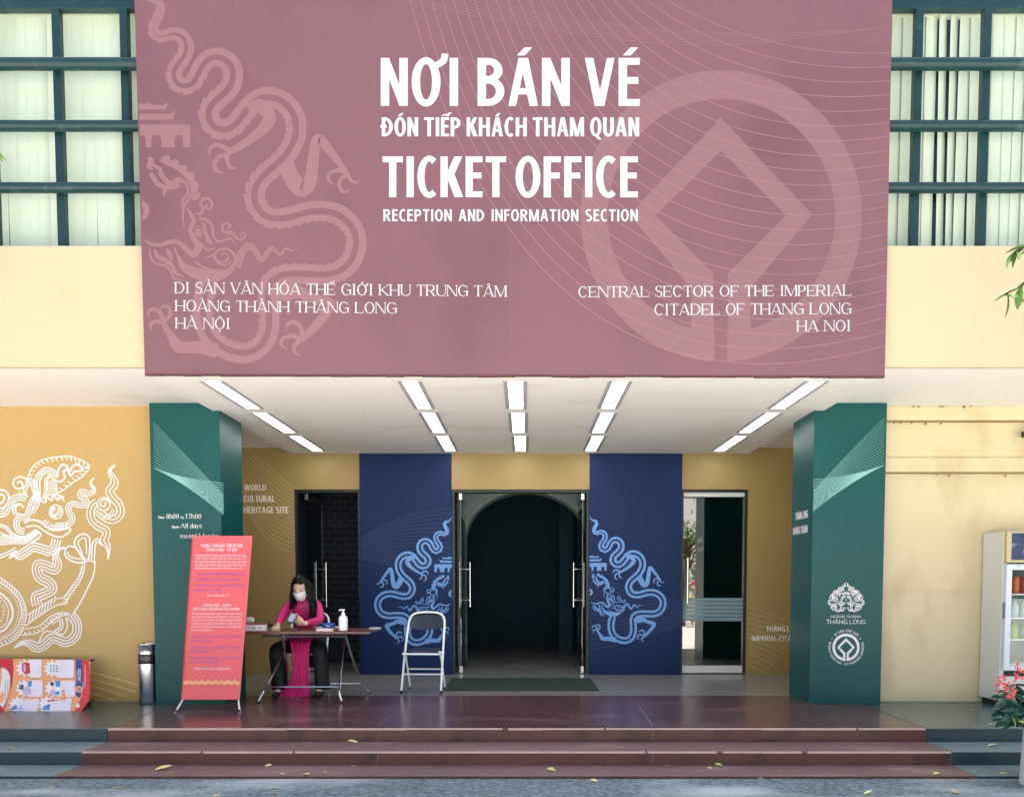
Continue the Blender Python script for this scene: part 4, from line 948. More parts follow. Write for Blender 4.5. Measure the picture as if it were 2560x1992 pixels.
# ------------------------------------------------------------------ table and what lies on it
ZT = .716; TX0, TX1, TY0, TY1 = -2.86, -1.555, 8.0, 8.66
wood = mat('table_laminate', S(112, 70, 60, .75), .3, var=.15, vs=3, stretch=(.6, 6, 6), fine=.1, fs=40)
tb = empty('folding_table', (-2.2, 8.3, 0)); tag(tb, 'long brown folding table on crossed chrome legs in front of the seated woman', 'table')
box(TX0, TX1, TY0, TY1, ZT - .025, ZT).build('tabletop', wood, tb, bevel=.004)
chr2 = mat('chromed_tube', (.7, .71, .72), .2, 1, var=.03)
fa, fb = atz(659, 1756, 0), atz(848, 1753, 0)
for s, (x0, x1, ya, yb, za, zb) in enumerate(((fa.x, fb.x, fa.y, TY1 - .06, 0, ZT - .035), (-2.545, -1.76, 8.62, TY0 + .04, 0, ZT - .035))):
    for x, xt, fo in ((x0, x0 + .10, -.05), (x1, x1 - .05, .05)):
        m = MB(); m.tube(smooth([(x + (fo if s == 0 else fo * 1.4), ya + (-.02 if s == 0 else .02), .012), (x + fo * .25, ya + (.03 if s == 0 else -.03), .10), (x, ya + (yb - ya) * .2, .16), (x + (xt - x) * .5, (ya + yb) / 2, ZT * .5), (xt, yb, zb)], 4), .0125, 10); m.build('leg', chr2, tb, smooth=2)
    f = lambda t: (x0 + .02 + .08 * t, x1 - .01 - .04 * t, ya + (yb - ya) * t, ZT * t)
    for t in ((.2, .9) if s == 0 else (.17, .97)):
        a, b, y, z = f(t); MB().tube([(a - .01, y, z), (b + .01, y, z)], .009, 8).build('crossbar', chr2, tb, smooth=2)
    for x, fo in ((x0, -.05), (x1, .05)):
        MB().tube([(x + (fo if s == 0 else fo * 1.4), ya + (-.02 if s == 0 else .02), 0), (x + (fo if s == 0 else fo * 1.4), ya + (-.02 if s == 0 else .02), .022)], .017, 10).build('foot', black, tb, smooth=2)
MB().tube([(-2.66, TY0 + .05, ZT - .05), (-1.83, TY0 + .05, ZT - .05)], .011, 8).build('crossbar', chr2, tb, smooth=2)
def onT(x, y): return atz(x, y, ZT)
white_c = mat('white_card', S(236, 238, 236, .9), .5, var=.02); red_c = mat('red_card', S(196, 60, 66, .8), .5, var=.03)
p = onT(634, 1577)
bx = empty('mask_box', (p.x, p.y + .06, ZT)); tag(bx, 'low white cardboard box with a red lid on the table beside the red banner', 'box'); bx.rotation_euler = (0, 0, R(6))
m = box(-.105, .105, -.06, .06, .001, .062); o = m.build('body', white_c, None, bevel=.002); o.parent = bx
o = box(-.106, .106, -.061, .061, .0625, .071).build('lid', red_c, None, bevel=.002); o.parent = bx
pr = Print(lambda x, y, h: Vector((x, -.06 - h, -y)), .0015); pr.text('M', SANS, -.02, .012, -.05, -.02)
for i, (a, b) in enumerate(((-.09, -.03), (.03, .09), (.03, .07))): pr.add(R4(a, -.045 + (i % 2) * .012 , b, -.041 + (i % 2) * .012))
o = pr.build('print', mat('dark_ink', S(50, 55, 60), .6), None); o.parent = bx
def blob(name, c, r, m, seed, parent=None):
    g = random.Random(seed); b = MB(); b.ball((0, 0, 0), 1, 1, 1, 16, 10)
    ph = [g.uniform(0, 6) for _ in range(6)]
    for v in b.v:
        k = 1 + .14 * math.sin(5 * v.x + ph[0]) * math.sin(6 * v.y + ph[1]) + .1 * math.sin(9 * v.z + ph[2] + 4 * v.x)
        v.x, v.y, v.z = c[0] + v.x * r[0] * k, c[1] + v.y * r[1] * k, max(c[2] + v.z * r[2] * k, c[2] - r[2] * .9)
    return b.build(name, m, parent, smooth=True)
p = onT(618, 1560); tag(blob('tissue_bundle', (p.x + .02, p.y + .03, ZT + .045), (.055, .04, .045), white_c, 3), 'crumpled white tissue bundle behind the red lidded box', 'tissue')
dk = mat('dark_leather', S(48, 40, 44, .7), .5)
p = onT(671, 1567); tag(blob('glasses_case', (p.x, p.y, ZT + .022), (.05, .035, .022), dk, 5), 'dark soft case lying on the table by the hand of the woman', 'case')
paper = mat('paper', S(235, 238, 242, .88), .7, var=.02)
p = onT(822, 1571); m = MB()
for i in range(7):
    Mx = Matrix.Translation((p.x + rnd.uniform(-.03, .03), p.y + .10 + rnd.uniform(-.02, .02), ZT + .002 + i * .0022)) @ Matrix.Rotation(R(rnd.uniform(-14, 14)), 4, 'Z'); m.box(-.148, .148, -.105, .105, -.0006, .0006, Mx)
tag(m.build('paper_stack', paper), 'loose stack of white papers on the table under the blue case', 'papers')
blue_p = mat('blue_plastic', S(40, 90, 190, .8), .35, var=.03)
p = onT(816, 1574); rows = []
c0 = Vector((p.x, p.y + .09, ZT + .018))
for z, k in ((0, .94), (.006, 1), (.04, 1), (.05, .93), (.052, .8)): rows.append([c0 + Vector((.068 * k * math.copysign(abs(math.cos(a)) ** .6, math.cos(a)), .05 * k * math.copysign(abs(math.sin(a)) ** .6, math.sin(a)), z)) for a in [2 * math.pi * i / 32 for i in range(32)]])
ink = empty('stamp_case', tuple(c0)); tag(ink, 'rounded bright blue plastic case lying on the papers', 'case')
m = MB(); m.grid(rows, True); m.f.append(list(range(32))[::-1]); m.f.append(list(range(128, 160))); m.build('shell', blue_p, ink, smooth=2)
m = MB()
for i in range(3): m.box(c0.x - .012 + i * .014, c0.x - .002 + i * .014, c0.y - .0525, c0.y - .0505, c0.z + .012, c0.z + .026)
m.build('label', white_c, ink)
p = onT(811, 1578); pk = box(p.x - .085, p.x + .085, p.y - .0, p.y + .05, ZT + .0005, ZT + .028).build('tissue_packet', mat('pale_pink_card', S(232, 205, 205, .85), .5), bevel=.003); tag(pk, 'flat pale pink packet on the table in front of the blue case', 'packet')
p = onT(836, 1577); tag(blob('rubber_stamp', (p.x, p.y + .02, ZT + .022), (.017, .02, .022), mat('brown_wood', S(120, 85, 65, .7), .5), 8), 'small brown round lump between pink packet and sanitizer bottle', 'stamp')
wp = mat('white_plastic', S(244, 246, 248, .93), .35, var=.01)
p = onT(856, 1577); sb = empty('sanitizer_bottle', (p.x, p.y + .04, ZT)); tag(sb, 'white pump bottle of hand sanitizer standing on the table', 'bottle')
k = 1.05
for nm, pf in (('bottle_body', [(.038, .001), (.043, .006), (.043, .11), (.041, .128), (.03, .146), (.016, .155), (.015, .16)]), ('pump_collar', [(.018, .16), (.018, .178), (.008, .18), (.006, .2)])): MB().lathe([(a * k, b * k + ZT) for a, b in pf], (p.x, p.y + .04, 0), 24).build(nm, wp, sb, smooth=2)
m = MB(); m.tube([(p.x + .018, p.y + .04, ZT + .214), (p.x - .02, p.y + .035, ZT + .216), (p.x - .04, p.y + .03, ZT + .208)], .008, 10); m.tube([(p.x, p.y + .04, ZT + .2), (p.x, p.y + .04, ZT + .218)], .010, 10); m.build('pump_head', wp, sb, smooth=2)
p = atz(938, 1572, ZT); cb = blob('plastic_wrapper', (TX1 - .01, 8.35, ZT + .012), (.07, .10, .014), milky('clear_film', (.7, .75, .8), .45), 11); tag(cb, 'crumpled clear plastic wrapper on the bare end of the table', 'wrapper')

# ------------------------------------------------------------------ people
def skinmesh(nodes, edges, sub=2, root=0):
    me = bpy.data.meshes.new('tmp'); me.from_pydata([n[0] for n in nodes], edges, [])
    o = bpy.data.objects.new('tmp', me); COL.objects.link(o)
    sk = o.modifiers.new('s', 'SKIN'); sk.use_smooth_shade = True; sk.branch_smoothing = .6
    for i, n in enumerate(nodes):
        v = me.skin_vertices[0].data[i]; r = n[1]; v.radius = r if isinstance(r, tuple) else (r, r); v.use_root = i == root
    s = o.modifiers.new('u', 'SUBSURF'); s.levels = s.render_levels = sub
    dg = bpy.context.evaluated_depsgraph_get()
    m2 = bpy.data.meshes.new_from_object(o.evaluated_get(dg))
    b = MB(); b.v = [v.co.copy() for v in m2.vertices]; b.f = [list(p.vertices) for p in m2.polygons]
    bpy.data.objects.remove(o); bpy.data.meshes.remove(me); bpy.data.meshes.remove(m2); return b
def join(a, b): n = len(a.v); a.v += b.v; a.f += [[i + n for i in f] for f in b.f]; return a
def head(M, s=1.0):
    b = MB(); b.ball((0, 0, 0), .078, .098, .118, 28, 22)
    for v in b.v:
        z = v.z / .118; front = max(0, -v.y / .098)
        if z < 0:
            k = 1 - .26 * min(1, -z) ** 1.4; v.x *= k; v.y = v.y * (1 - .12 * -z) - .012 * -z * front
        v.y += .006 * (1 - abs(v.x) / .078) * front * (1 if z > .2 else 0)
        if abs(z + .12) < .5 and front > .5:
            nz = math.exp(-((v.x / .014) ** 2)) * math.exp(-((z + .22) / .17) ** 2); v.y -= .022 * nz
            ey = math.exp(-((abs(v.x) - .032) / .016) ** 2) * math.exp(-((z - .02) / .09) ** 2); v.y += .009 * ey
            mo = math.exp(-(v.x / .026) ** 2) * math.exp(-((z + .55) / .06) ** 2); v.y -= .005 * mo
    for sx in (-1, 1): b.ball((sx * .08, .012, -.01), .012, .022, .032, 10, 8)
    b.v = [M @ (v * s) for v in b.v]; return b
def hand(wrist, d, palm_n, side, curl=.5, s=1.0, spread=.12):
    d = Vector(d).normalized(); n = Vector(palm_n); n = (n - d * n.dot(d)).normalized(); u = d.cross(n) * side; b = MB(); w_ = Vector(wrist)
    rows = []
    for t, hw, th in ((-.012, .022, .018), (.02, .030, .015), (.055, .039, .014), (.083, .040, .012), (.09, .034, .008)):
        rows.append([w_ + d * t * s + (u * hw * math.cos(a) + n * th * math.sin(a)) * s for a in [2 * math.pi * i / 12 for i in range(12)]])
    b.grid(rows, True); b.f.append(list(range(12))[::-1]); b.f.append(list(range(48, 60)))
    for i, (off, l) in enumerate(((.028, .068), (.010, .078), (-.009, .072), (-.027, .056))):
        p = w_ + (d * .08 + u * off) * s; dd = (d + u * off * spread * 10).normalized(); pts = [p - dd * .012 * s, p]; ang = 0
        for k, f in enumerate((.42, .32, .26)):
            ang += curl * (.6, 1.0, .8)[k]; pts.append(pts[-1] + (dd * math.cos(ang) + n * math.sin(ang)) * l * f * s)
        b.tube(pts, .008, 8, [.0088 * s, .009 * s, .0085 * s, .0075 * s, .005 * s])
    p = w_ + (d * .02 + u * .028) * s; td = (d * .7 + u * .75 + n * .35).normalized(); td2 = (d * .95 + u * .15 + n * .5).normalized()
    b.tube([p - td * .01 * s, p + td * .028 * s, p + td * .028 * s + td2 * .028 * s, p + td * .028 * s + td2 * .05 * s], .01, 8, [.012 * s, .011 * s, .0095 * s, .006 * s])
    return b
skin_m = mat('skin', S(232, 190, 168, .9), .5, var=.04, vs=14); hair_m = mat('black_hair', S(12, 12, 15, .6), .5, spec=.22, var=.3, vs=30, stretch=(1, 1, .1))
pinkd = mat('magenta_dress', S(208, 34, 116, .95), .55, var=.08, vs=6, bump=.15, bs=25)
trou = mat('black_trousers', S(18, 24, 30, .45), .7, var=.1); eye_m = mat('dark_eye', (.012, .01, .01), .25)
C = -2.42
per = empty('person', (C, 8.8, 0)); tag(per, 'seated woman with long black hair in a magenta dress and white face mask', 'person')
V = lambda x, y, z: Vector((C + x, y, z))
nodes = [(V(0, 8.90, .52), (.14, .11)), (V(0, 8.87, .68), (.10, .085)), (V(-.01, 8.80, .86), (.115, .095)), (V(-.01, 8.76, .97), (.10, .075)), (V(-.005, 8.73, 1.035), .045), (V(0, 8.70, 1.08), .045),
         (V(.15, 8.76, .975), .052), (V(.20, 8.66, .80), .040), (V(.105, 8.36, .775), .027), (V(-.16, 8.76, .975), .052), (V(-.215, 8.62, .83), .040), (V(-.165, 8.33, .755), .027),
         (V(.10, 8.88, .50), .085), (V(.23, 8.50, .50), .062), (V(.235, 8.50, .09), .036), (V(.24, 8.42, .04), (.032, .022)), (V(-.10, 8.88, .50), .085), (V(-.215, 8.46, .50), .062), (V(-.19, 8.46, .09), .036), (V(-.20, 8.38, .04), (.032, .022))]
edges = [(0, 1), (1, 2), (2, 3), (3, 4), (4, 5), (3, 6), (6, 7), (7, 8), (3, 9), (9, 10), (10, 11), (0, 12), (12, 13), (13, 14), (14, 15), (0, 16), (16, 17), (17, 18), (18, 19)]
body = skinmesh(nodes, edges)
HM = Matrix.Translation((C - .005, 8.655, 1.15)) @ Matrix.Rotation(R(-5), 4, 'Z') @ Matrix.Rotation(R(24), 4, 'X') @ Matrix.Rotation(R(-5), 4, 'Y')
join(body, head(HM, 1.03))
join(body, hand(V(.105, 8.36, .778), (-.62, -.28, .52), (-.35, -.2, -.4) if 0 else (-.1, .9, .35), 1, .55, 1.05))
join(body, hand(V(-.165, 8.33, .757), (.15, -.7, -.22), (.1, -.2, -1), -1, .6, 1.0))
body.build('body', skin_m, per, smooth=True)
dn = [(n[0], tuple(q + .014 for q in (n[1] if isinstance(n[1], tuple) else (n[1], n[1])))) for n in nodes[:12]]
dn[4] = (V(-.004, 8.735, 1.02), (.058, .058)); dn[5] = (V(-.003, 8.725, 1.045), (.05, .05)); dn[8] = (V(.115, 8.39, .777), (.036, .036)); dn[11] = (V(-.168, 8.36, .762), (.036, .036))
dn[2] = (dn[2][0] + Vector((0, -.004, 0)), (.135, .118)); dn[3] = (dn[3][0] + Vector((0, -.008, 0)), (.13, .105)); dn[4] = (V(-.004, 8.728, 1.03), (.078, .075)); dn[5] = (V(-.003, 8.71, 1.062), (.058, .058))
dress = skinmesh(dn, edges[:11])
rows = []
for y, z, hw, cx, fo in ((8.74, .70, .125, 0, 0), (8.66, .635, .13, 0, 0), (8.55, .60, .125, .015, .004), (8.46, .585, .115, .03, .006), (8.415, .54, .10, .04, .008), (8.40, .42, .088, .05, .012), (8.395, .30, .09, .048, .016), (8.39, .18, .105, .035, .02), (8.38, .08, .135, .01, .024), (8.36, .02, .175, -.02, .028), (8.34, .006, .19, -.03, .03)):
    rows.append([(C + cx + hw * (u / 14 - 1), y + fo * math.sin(u * 1.25 + z * 6) + .02 * abs(u / 14 - 1) ** 2, z + .004 * math.sin(u * 2)) for u in range(29)])
pn = MB(); pn.grid(rows); pn.grid([[(x, y + .012, z) for x, y, z in r] for r in rows])
for e in (0, 28): pn.grid([[r[e] for r in rows], [(r[e][0], r[e][1] + .012, r[e][2]) for r in rows]])
dress.build('dress', pinkd, per, smooth=True)
pn.build('dress_panel', pinkd, per, smooth=True)
tn = [(V(0, 8.92, .52), (.15, .12)), (V(.10, 8.86, .51), .105), (V(.235, 8.50, .505), .088), (V(.245, 8.51, .30), .085), (V(.255, 8.50, .10), .088), (V(.255, 8.495, .055), .088), (V(-.10, 8.86, .51), .105), (V(-.225, 8.46, .505), .088), (V(-.205, 8.47, .30), .085), (V(-.195, 8.47, .10), .09), (V(-.195, 8.465, .055), .09)]
skinmesh(tn, [(0, 1), (1, 2), (2, 3), (3, 4), (4, 5), (0, 6), (6, 7), (7, 8), (8, 9), (9, 10)]).build('trousers', trou, per, smooth=True)
for s, y in ((.245, 8.40), (-.2, 8.36)):
    m = MB(); m.ball((C + s, y, .03), .042, .10, .028, 14, 8); m.build('shoe', black, per, smooth=True)
# mask, eyes, brows
m = MB(); rows = []
for i in range(9):
    z = -.008 - .105 * i / 8; row = []
    for j in range(13):
        a = (j / 6 - 1); hw = (.078 if i < 5 else .078 - .010 * (i - 4)); x = a * hw
        y = -.100 * math.sqrt(max(0, 1 - (x / .088) ** 2)) - .022 * (1 - abs(a)) * math.sin(math.pi * min(1, i / 8 + .12)) - .004 + .02 * (i / 8) ** 2
        row.append(HM @ (Vector((x, y, z)) * 1.03))
    rows.append(row)
m.grid(rows); mk = m.build('face_mask', mat('mask_cloth', S(244, 242, 246, .93), .7, var=.02), per, smooth=True, solid=-.002)
m = MB()
for sx in (-1, 1): m.tube([HM @ Vector((sx * .078, -.045, -.02)), HM @ Vector((sx * .088, -.01, .0)), HM @ Vector((sx * .085, .02, .01))], .0018, 6)
m.build('strap', paper, mk)
m = MB()
for sx in (-1, 1):
    rows = []
    m.ball(HM @ Vector((sx * .033, -.0885, .006)), .014, .006, .0055, 12, 8, HM.to_3x3())
    m.tube([HM @ Vector((sx * q, -.092 + abs(q - .03) * .5, .034 - abs(q - .036) * .25)) for q in (.014, .025, .036, .047, .055)], .003, 6)
m.build('eyes_and_brows', eye_m, per, smooth=True)
# long straight hair: a parted cap and a curtain falling behind and over one shoulder
def hairgrid(a0, a1, prof, n=26):
    rows = []
    for (z, rx, ry, yo, xo) in prof:
        row = []
        for j in range(n + 1):
            a = R(a0 + (a1 - a0) * j / n); w_ = 1 + .02 * math.sin(j * 2.3 + z * 9)
            row.append((xo + rx * w_ * math.sin(a), yo - ry * w_ * math.cos(a), z))
        rows.append(row)
    return rows
hm = MB()
top = MB(); top.ball((0, 0, 0), .093, .113, .130, 28, 20)
keep = []
for f in top.f:
    c = sum((top.v[i] for i in f), Vector()) / len(f)
    if c.z > .052 - (.0 if c.y < -.05 else 0) or (c.y > -.035 and c.z > -.05): 
        if not (c.y < -.055 and c.z < .078 - abs(c.x) * .35): keep.append(f)
for v in top.v:
    v.z += .012; g = math.exp(-(v.x / .006) ** 2) * (1 if v.y < .02 else 0); v.z -= .004 * g
    v.y += .006
top.v = [HM @ (v * 1.03) for v in top.v]; top.f = keep; join(hm, top)
for a0, a1, prof in ((46, 314, [(1.225, .088, .105, 8.672, C), (1.17, .098, .115, 8.68, C), (1.10, .102, .112, 8.69, C), (1.03, .108, .105, 8.71, C + .01), (.96, .118, .095, 8.75, C + .02), (.89, .12, .07, 8.80, C + .02), (.86, .11, .05, 8.82, C + .02)]),
                     (40, 150, [(1.235, .083, .108, 8.665, C), (1.17, .099, .120, 8.67, C), (1.10, .112, .128, 8.67, C + .008), (1.03, .13, .14, 8.675, C + .015), (.97, .145, .15, 8.68, C + .02), (.90, .14, .15, 8.69, C + .025), (.85, .12, .13, 8.69, C + .03), (.825, .09, .11, 8.69, C + .04)]),
                     (-44, -120, [(1.235, .083, .106, 8.665, C), (1.17, .099, .118, 8.67, C), (1.10, .108, .125, 8.67, C - .004), (1.03, .115, .13, 8.675, C - .004), (.97, .11, .13, 8.68, C), (.93, .10, .12, 8.69, C)])):
    hm.grid(hairgrid(a0, a1, prof))
hm.build('hair', hair_m, per, smooth=True, solid=.012)
hs = MB(); g = random.Random(12)
for i in range(60):
    left = i % 3 == 0; a = R(g.uniform(-105, -46) if left else g.uniform(42, 140)); end = g.uniform(.90, .97) if left else g.uniform(.79, .88); pts = []
    for q_ in range(8):
        t = q_ / 7; z = 1.21 + (end - 1.21) * t; rx, ry = .098 + .042 * min(1, t * 1.5) * (.5 if left else 1), .12 + .03 * t
        pts.append((C + .02 * t * (0 if left else 1) + rx * math.sin(a) * 1.03 + g.gauss(0, .0025), 8.67 - ry * math.cos(a) * 1.03 + g.gauss(0, .003), z))
    hs.tube(pts, .004, 5, [.004, .006, .007, .007, .006, .005, .004, .001])
hs.build('hair_strand', hair_m, per, smooth=True)
m = MB(); m.ball((C - .005, 8.655, .945), .006, .004, .006, 10, 6); m.build('button', white_c, per, smooth=True)
MB().lathe([(.031, 0), (.031, .012), (.028, .012)], (C + .118, 8.385, .772), 14).build('wristwatch', steel, per, smooth=2)
# the phone leans in her raised fingers
pp = at(730, 1545, 8.26); phm = Matrix.Translation(pp) @ Matrix.Rotation(R(-38), 4, 'X') @ Matrix.Rotation(R(14), 4, 'Y')
ph = empty('phone', tuple(pp)); tag(ph, 'smartphone in a dark case held up by the woman in magenta', 'phone')
MB().box(-.036, .036, -.004, .004, -.06, .06, phm).build('case', black, ph, bevel=.003)
MB().box(-.030, .030, -.0055, -.0045, -.045, .054, phm).build('back_panel', mat('phone_print', S(180, 190, 215, .8), .3, var=.3, vs=40), ph)

# ------------------------------------------------------------------ red banner on its stand
banner_red = mat('coral_banner', S(236, 98, 104, .85), .5, var=.05, vs=5, bump=.12, bs=6)
p0 = at(452.6, 1748, 7.50); p1 = at(480.3, 1339, 7.75); nrm = Vector((1, 0, 0)).cross((p1 - p0)).normalized()
nrm = nrm if nrm.y < 0 else -nrm
fR = lambda x, y, h: atp(430 + x / 3.54, 1320 + y / 3.54, p0 + nrm * h, nrm)
bs = empty('banner_stand', ((p0.x + .28), 7.6, 0)); tag(bs, 'tall coral red notice banner leaning on a thin tripod stand', 'banner')
rows = []
for v in range(25):
    t = v / 24; row = []
    for u in range(17):
        a = u / 16; xl, xr = 178 + (80 - 178) * t, 712 + (600 - 712) * t; b_ = .006 * math.sin(a * 9 + t * 5) * math.sin(t * 14 + a * 3) * min(1, 4 * a, 4 * (1 - a))
        row.append(fR(xl + (xr - xl) * a, 68 + (1515 - 68) * t, -.006 + b_ * .7))
    rows.append(row)
m = MB(); m.grid(rows); m.build('banner_sheet', banner_red, bs, smooth=True)
m = MB()
for x, y in ((190, 82), (692, 85), (92, 1490), (582, 1497)):
    c = fR(x, y, .008); m.ball(c, .007, .003, .007, 10, 6)
m.build('eyelet', steel, bs, smooth=True)
rc = mat('red_border', S(205, 60, 72, .8), .5)
pr = Print(fR, .002); pr.add([[(178, 70), (186, 70), (90, 1512), (81, 1512)]]); pr.build('border', rc, bs)
pr = Print(fR, .006)
for t, x0, x1, y0, y1, F in (('TRUNG TÂM BẢO TỒN DI SẢN', 257, 623, 140, 167, BODY), ('THĂNG LONG - HÀ NỘI', 297, 577, 177, 202, BODY), ('Hoàng thành Thăng Long, điểm đến an toàn,', 208, 662, 230, 249, LIGHT), ('thân thiện và đậm dấu ấn văn hóa lịch sử.', 205, 660, 257, 276, LIGHT), ('Để hoạt động tham quan du lịch được an toàn,', 205, 662, 286, 305, LIGHT), ('đề nghị quý khách thực hiện đầy đủ các biện', 203, 660, 314, 333, LIGHT), ('pháp phòng, chống dịch bệnh Covid - 19:', 203, 625, 343, 362, LIGHT), ('Trân trọng cảm ơn!', 307, 505, 582, 603, LIGHT), ('THANGLONG - HANOI', 275, 520, 669, 691, BODY), ('HERITAGE CONSERVATION CENTRE', 187, 597, 702, 725, BODY),
        ('Thang Long Imperial Citadel, a safe and friendly', 178, 627, 746, 764, LIGHT), ('destination imbued with history and culture.', 175, 623, 775, 793, LIGHT), ('To ensure the safety of sightseeing activities,', 175, 627, 803, 821, LIGHT), ('visitors are kindly requested to fully comply', 172, 623, 832, 850, LIGHT), ('with the following measures to combat the', 170, 620, 861, 879, LIGHT), ('Covid-19 pandemic:', 168, 370, 890, 908, LIGHT), ('Thank you for your cooperation!', 195, 518, 1230, 1251, LIGHT)):
    pr.text(t, F, x0, x1, y0, y1)
pr.build('lettering', ink_white, bs)
pr = Print(fR, .006)
for t, x0, x1, y0 in (('- Đo thân nhiệt trước khi vào tham quan', 210, 655, 395), ('- Đeo khẩu trang, rửa tay, sát khuẩn.', 208, 612, 444), ('- Hạn chế tập trung theo đoàn với số', 205, 650, 495), ('lượng trên 20 người.', 190, 435, 535), ('- Have body temperature measured', 170, 608, 945), ('before entering.', 163, 350, 986), ('- Wear face masks and wash your hands', 165, 600, 1042), ('with sanitizers.', 153, 325, 1079), ('- Refrain from gathering in large groups', 158, 595, 1136), ('of more than 20 people.', 140, 412, 1174)):
    pr.text(t, BODY, x0, x1, y0, y0 + 19)
pr.build('lettering', mat('violet_ink', S(150, 100, 200, .8), .5), bs, label='violet lines of text')
pr = Print(fR, .005)
for i in range(60):
    x = 108 + i * 8.2; y = 1364 + 8 * math.sin(i * .9); r = 15 + 5 * math.sin(i * 2.1); pr.add([[(x + r * .8 * math.cos(a), y + r * math.sin(a)) for a in (0, .9, 1.8, 2.7, 3.6, 4.5, 5.4)]])
pr.build('gold_border_print', mat('gold_scroll', S(244, 180, 120, .85), .5, var=.2, vs=60), bs)
hub = atp(540, 1570, p0 + nrm * -.06, nrm)
for (x, y) in ((438.5, 1779), (599.5, 1780)):
    f = atz(x, y, .008); e_ = at(456 if x < 500 else 596, 1750, 7.56); m = MB(); m.tube([hub, e_, f], .009, 8); m.build('leg', white_tube, bs, smooth=2); m = MB(); m.tube([f + (hub - f) * .0, f + (hub - f) * .03], .0085, 8); m.build('foot', black, bs, smooth=2)
m = MB(); m.tube([hub, Vector((hub.x, hub.y + .42, .008))], .006, 8); m.build('leg', steel, bs, smooth=2)
m = MB(); a, b = fR(192, 84, -.012), fR(692, 87, -.012); m.tube([hub, a], .004, 6); m.tube([hub, b], .004, 6); m.build('arm', black, bs, smooth=2)

# ------------------------------------------------------------------ fallen printed banner by the gold wall
q0 = at(150, 1779, 7.45); q1 = at(150, 1648, 7.88); n2 = Vector((1, 0, 0)).cross(q1 - q0).normalized(); n2 = n2 if n2.y < 0 else -n2
def fF(x, y, h):
    wv = .010 * math.sin(x / 95 + y / 240) + .008 * math.sin(x / 50 - y / 130)
    return atp(x / 4.124, 1580 + y / 4.124, q0 + n2 * (h + wv), n2)
fb_ = empty('fallen_banner', (q0.x, 7.6, 0)); tag(fb_, 'orange health notice banner lying on its side against the gold wall', 'banner')
def poly_sheet(pr, top, bot, n=24, m=10):
    T_, B_ = smooth(top, n), smooth(bot, n); k = len(T_); B2 = []
    for i in range(k): B2.append(B_[round(i * (len(B_) - 1) / (k - 1))])
    for i in range(k - 1):
        for j in range(m):
            f = lambda A, Bq, t: (A[0] + (Bq[0] - A[0]) * t, A[1] + (Bq[1] - A[1]) * t)
            pr.mb.poly([pr.f(*f(T_[i], B2[i], j / m), pr.lift), pr.f(*f(T_[i + 1], B2[i + 1], j / m), pr.lift), pr.f(*f(T_[i + 1], B2[i + 1], (j + 1) / m), pr.lift), pr.f(*f(T_[i], B2[i], (j + 1) / m), pr.lift)])
pr = Print(fF, 0); poly_sheet(pr, [(-900, 272), (-300, 270), (130, 274), (430, 276), (760, 282), (912, 290), (930, 330)], [(-900, 822), (-300, 822), (130, 822), (430, 820), (690, 820), (826, 822), (930, 600)])
pr.mb.build('banner_sheet', mat('orange_banner', S(246, 172, 120, .85), .5, var=.03), fb_, smooth=True)
def shape(name, col, polys, lift, label=None):
    pr = Print(fF, lift)
    for p in polys:
        c = (sum(x for x, y in p) / len(p), sum(y for x, y in p) / len(p))
        for i in range(len(p)): 
            a, b = p[i], p[(i + 1) % len(p)]; pr.mb.poly([pr.f(*c, lift), pr.f(*a, lift), pr.f(*b, lift)])
    return pr.mb.build(name, mat(name + '_ink', S(*col, .85), .5, var=.02), fb_)
def strip(name, col, A, B, lift): pr = Print(fF, lift); poly_sheet(pr, A, B, 8, 1); return pr.mb.build(name, mat(name + '_ink', S(*col, .85), .5, var=.02), fb_)
strip('red_band', (222, 60, 70), [(838, 282), (850, 400), (855, 520), (845, 640), (815, 720), (766, 818)], [(914, 292), (928, 420), (930, 580), (916, 690), (868, 770), (826, 820)], .004)
strip('blue_band', (50, 78, 140), [(778, 282), (780, 400), (782, 520), (785, 655)], [(838, 283), (850, 400), (852, 520), (828, 676)], .0045)
strip('red_band', (200, 40, 62), [(-120, 273), (-110, 400), (-130, 560), (-190, 700), (-240, 820)], [(132, 274), (136, 420), (116, 580), (66, 740), (30, 818)], .004)
strip('ribbon', (240, 236, 240), [(14, 312), (20, 440), (0, 580), (-60, 740), (-80, 806)], [(114, 312), (110, 440), (88, 600), (40, 760), (18, 806)], .0055)
cards = ((305, 275, 430, 466), (590, 280, 762, 468), (300, 490, 438, 662), (600, 494, 772, 664), (262, 680, 404, 820), (560, 672, 742, 820))
P_ = []
for a, b, c, d in cards:
    sk = -40 if b > 600 else 0; r = 14
    P_.append([(a, b + 8), (c - r, b), (c, b + r), (c + sk * .4, d - r), (c - r + sk, d), (a + sk, d)])
shape('text_card', (240, 232, 244), P_, .005)
P_ = []
for a, b, c, d in cards:
    cx, cy = a - 42, (b + d) / 2; n = 11; sk = -30 if b > 600 else 0
    P_.append([(cx + sk + (1.0 if i % 2 else .68) * 105 * math.cos(math.pi * i / n + .3), min(818, cy + (1.0 if i % 2 else .68) * 96 * math.sin(math.pi * i / n + .3))) for i in range(2 * n)])
shape('burst', (244, 238, 246), P_, .0045)
shape('red_drawing', (206, 50, 66), [[(225, 330), (240, 308), (300, 312), (318, 340), (312, 420), (262, 434), (228, 400)], [(486, 700), (600, 690), (602, 700), (490, 716)]], .006)
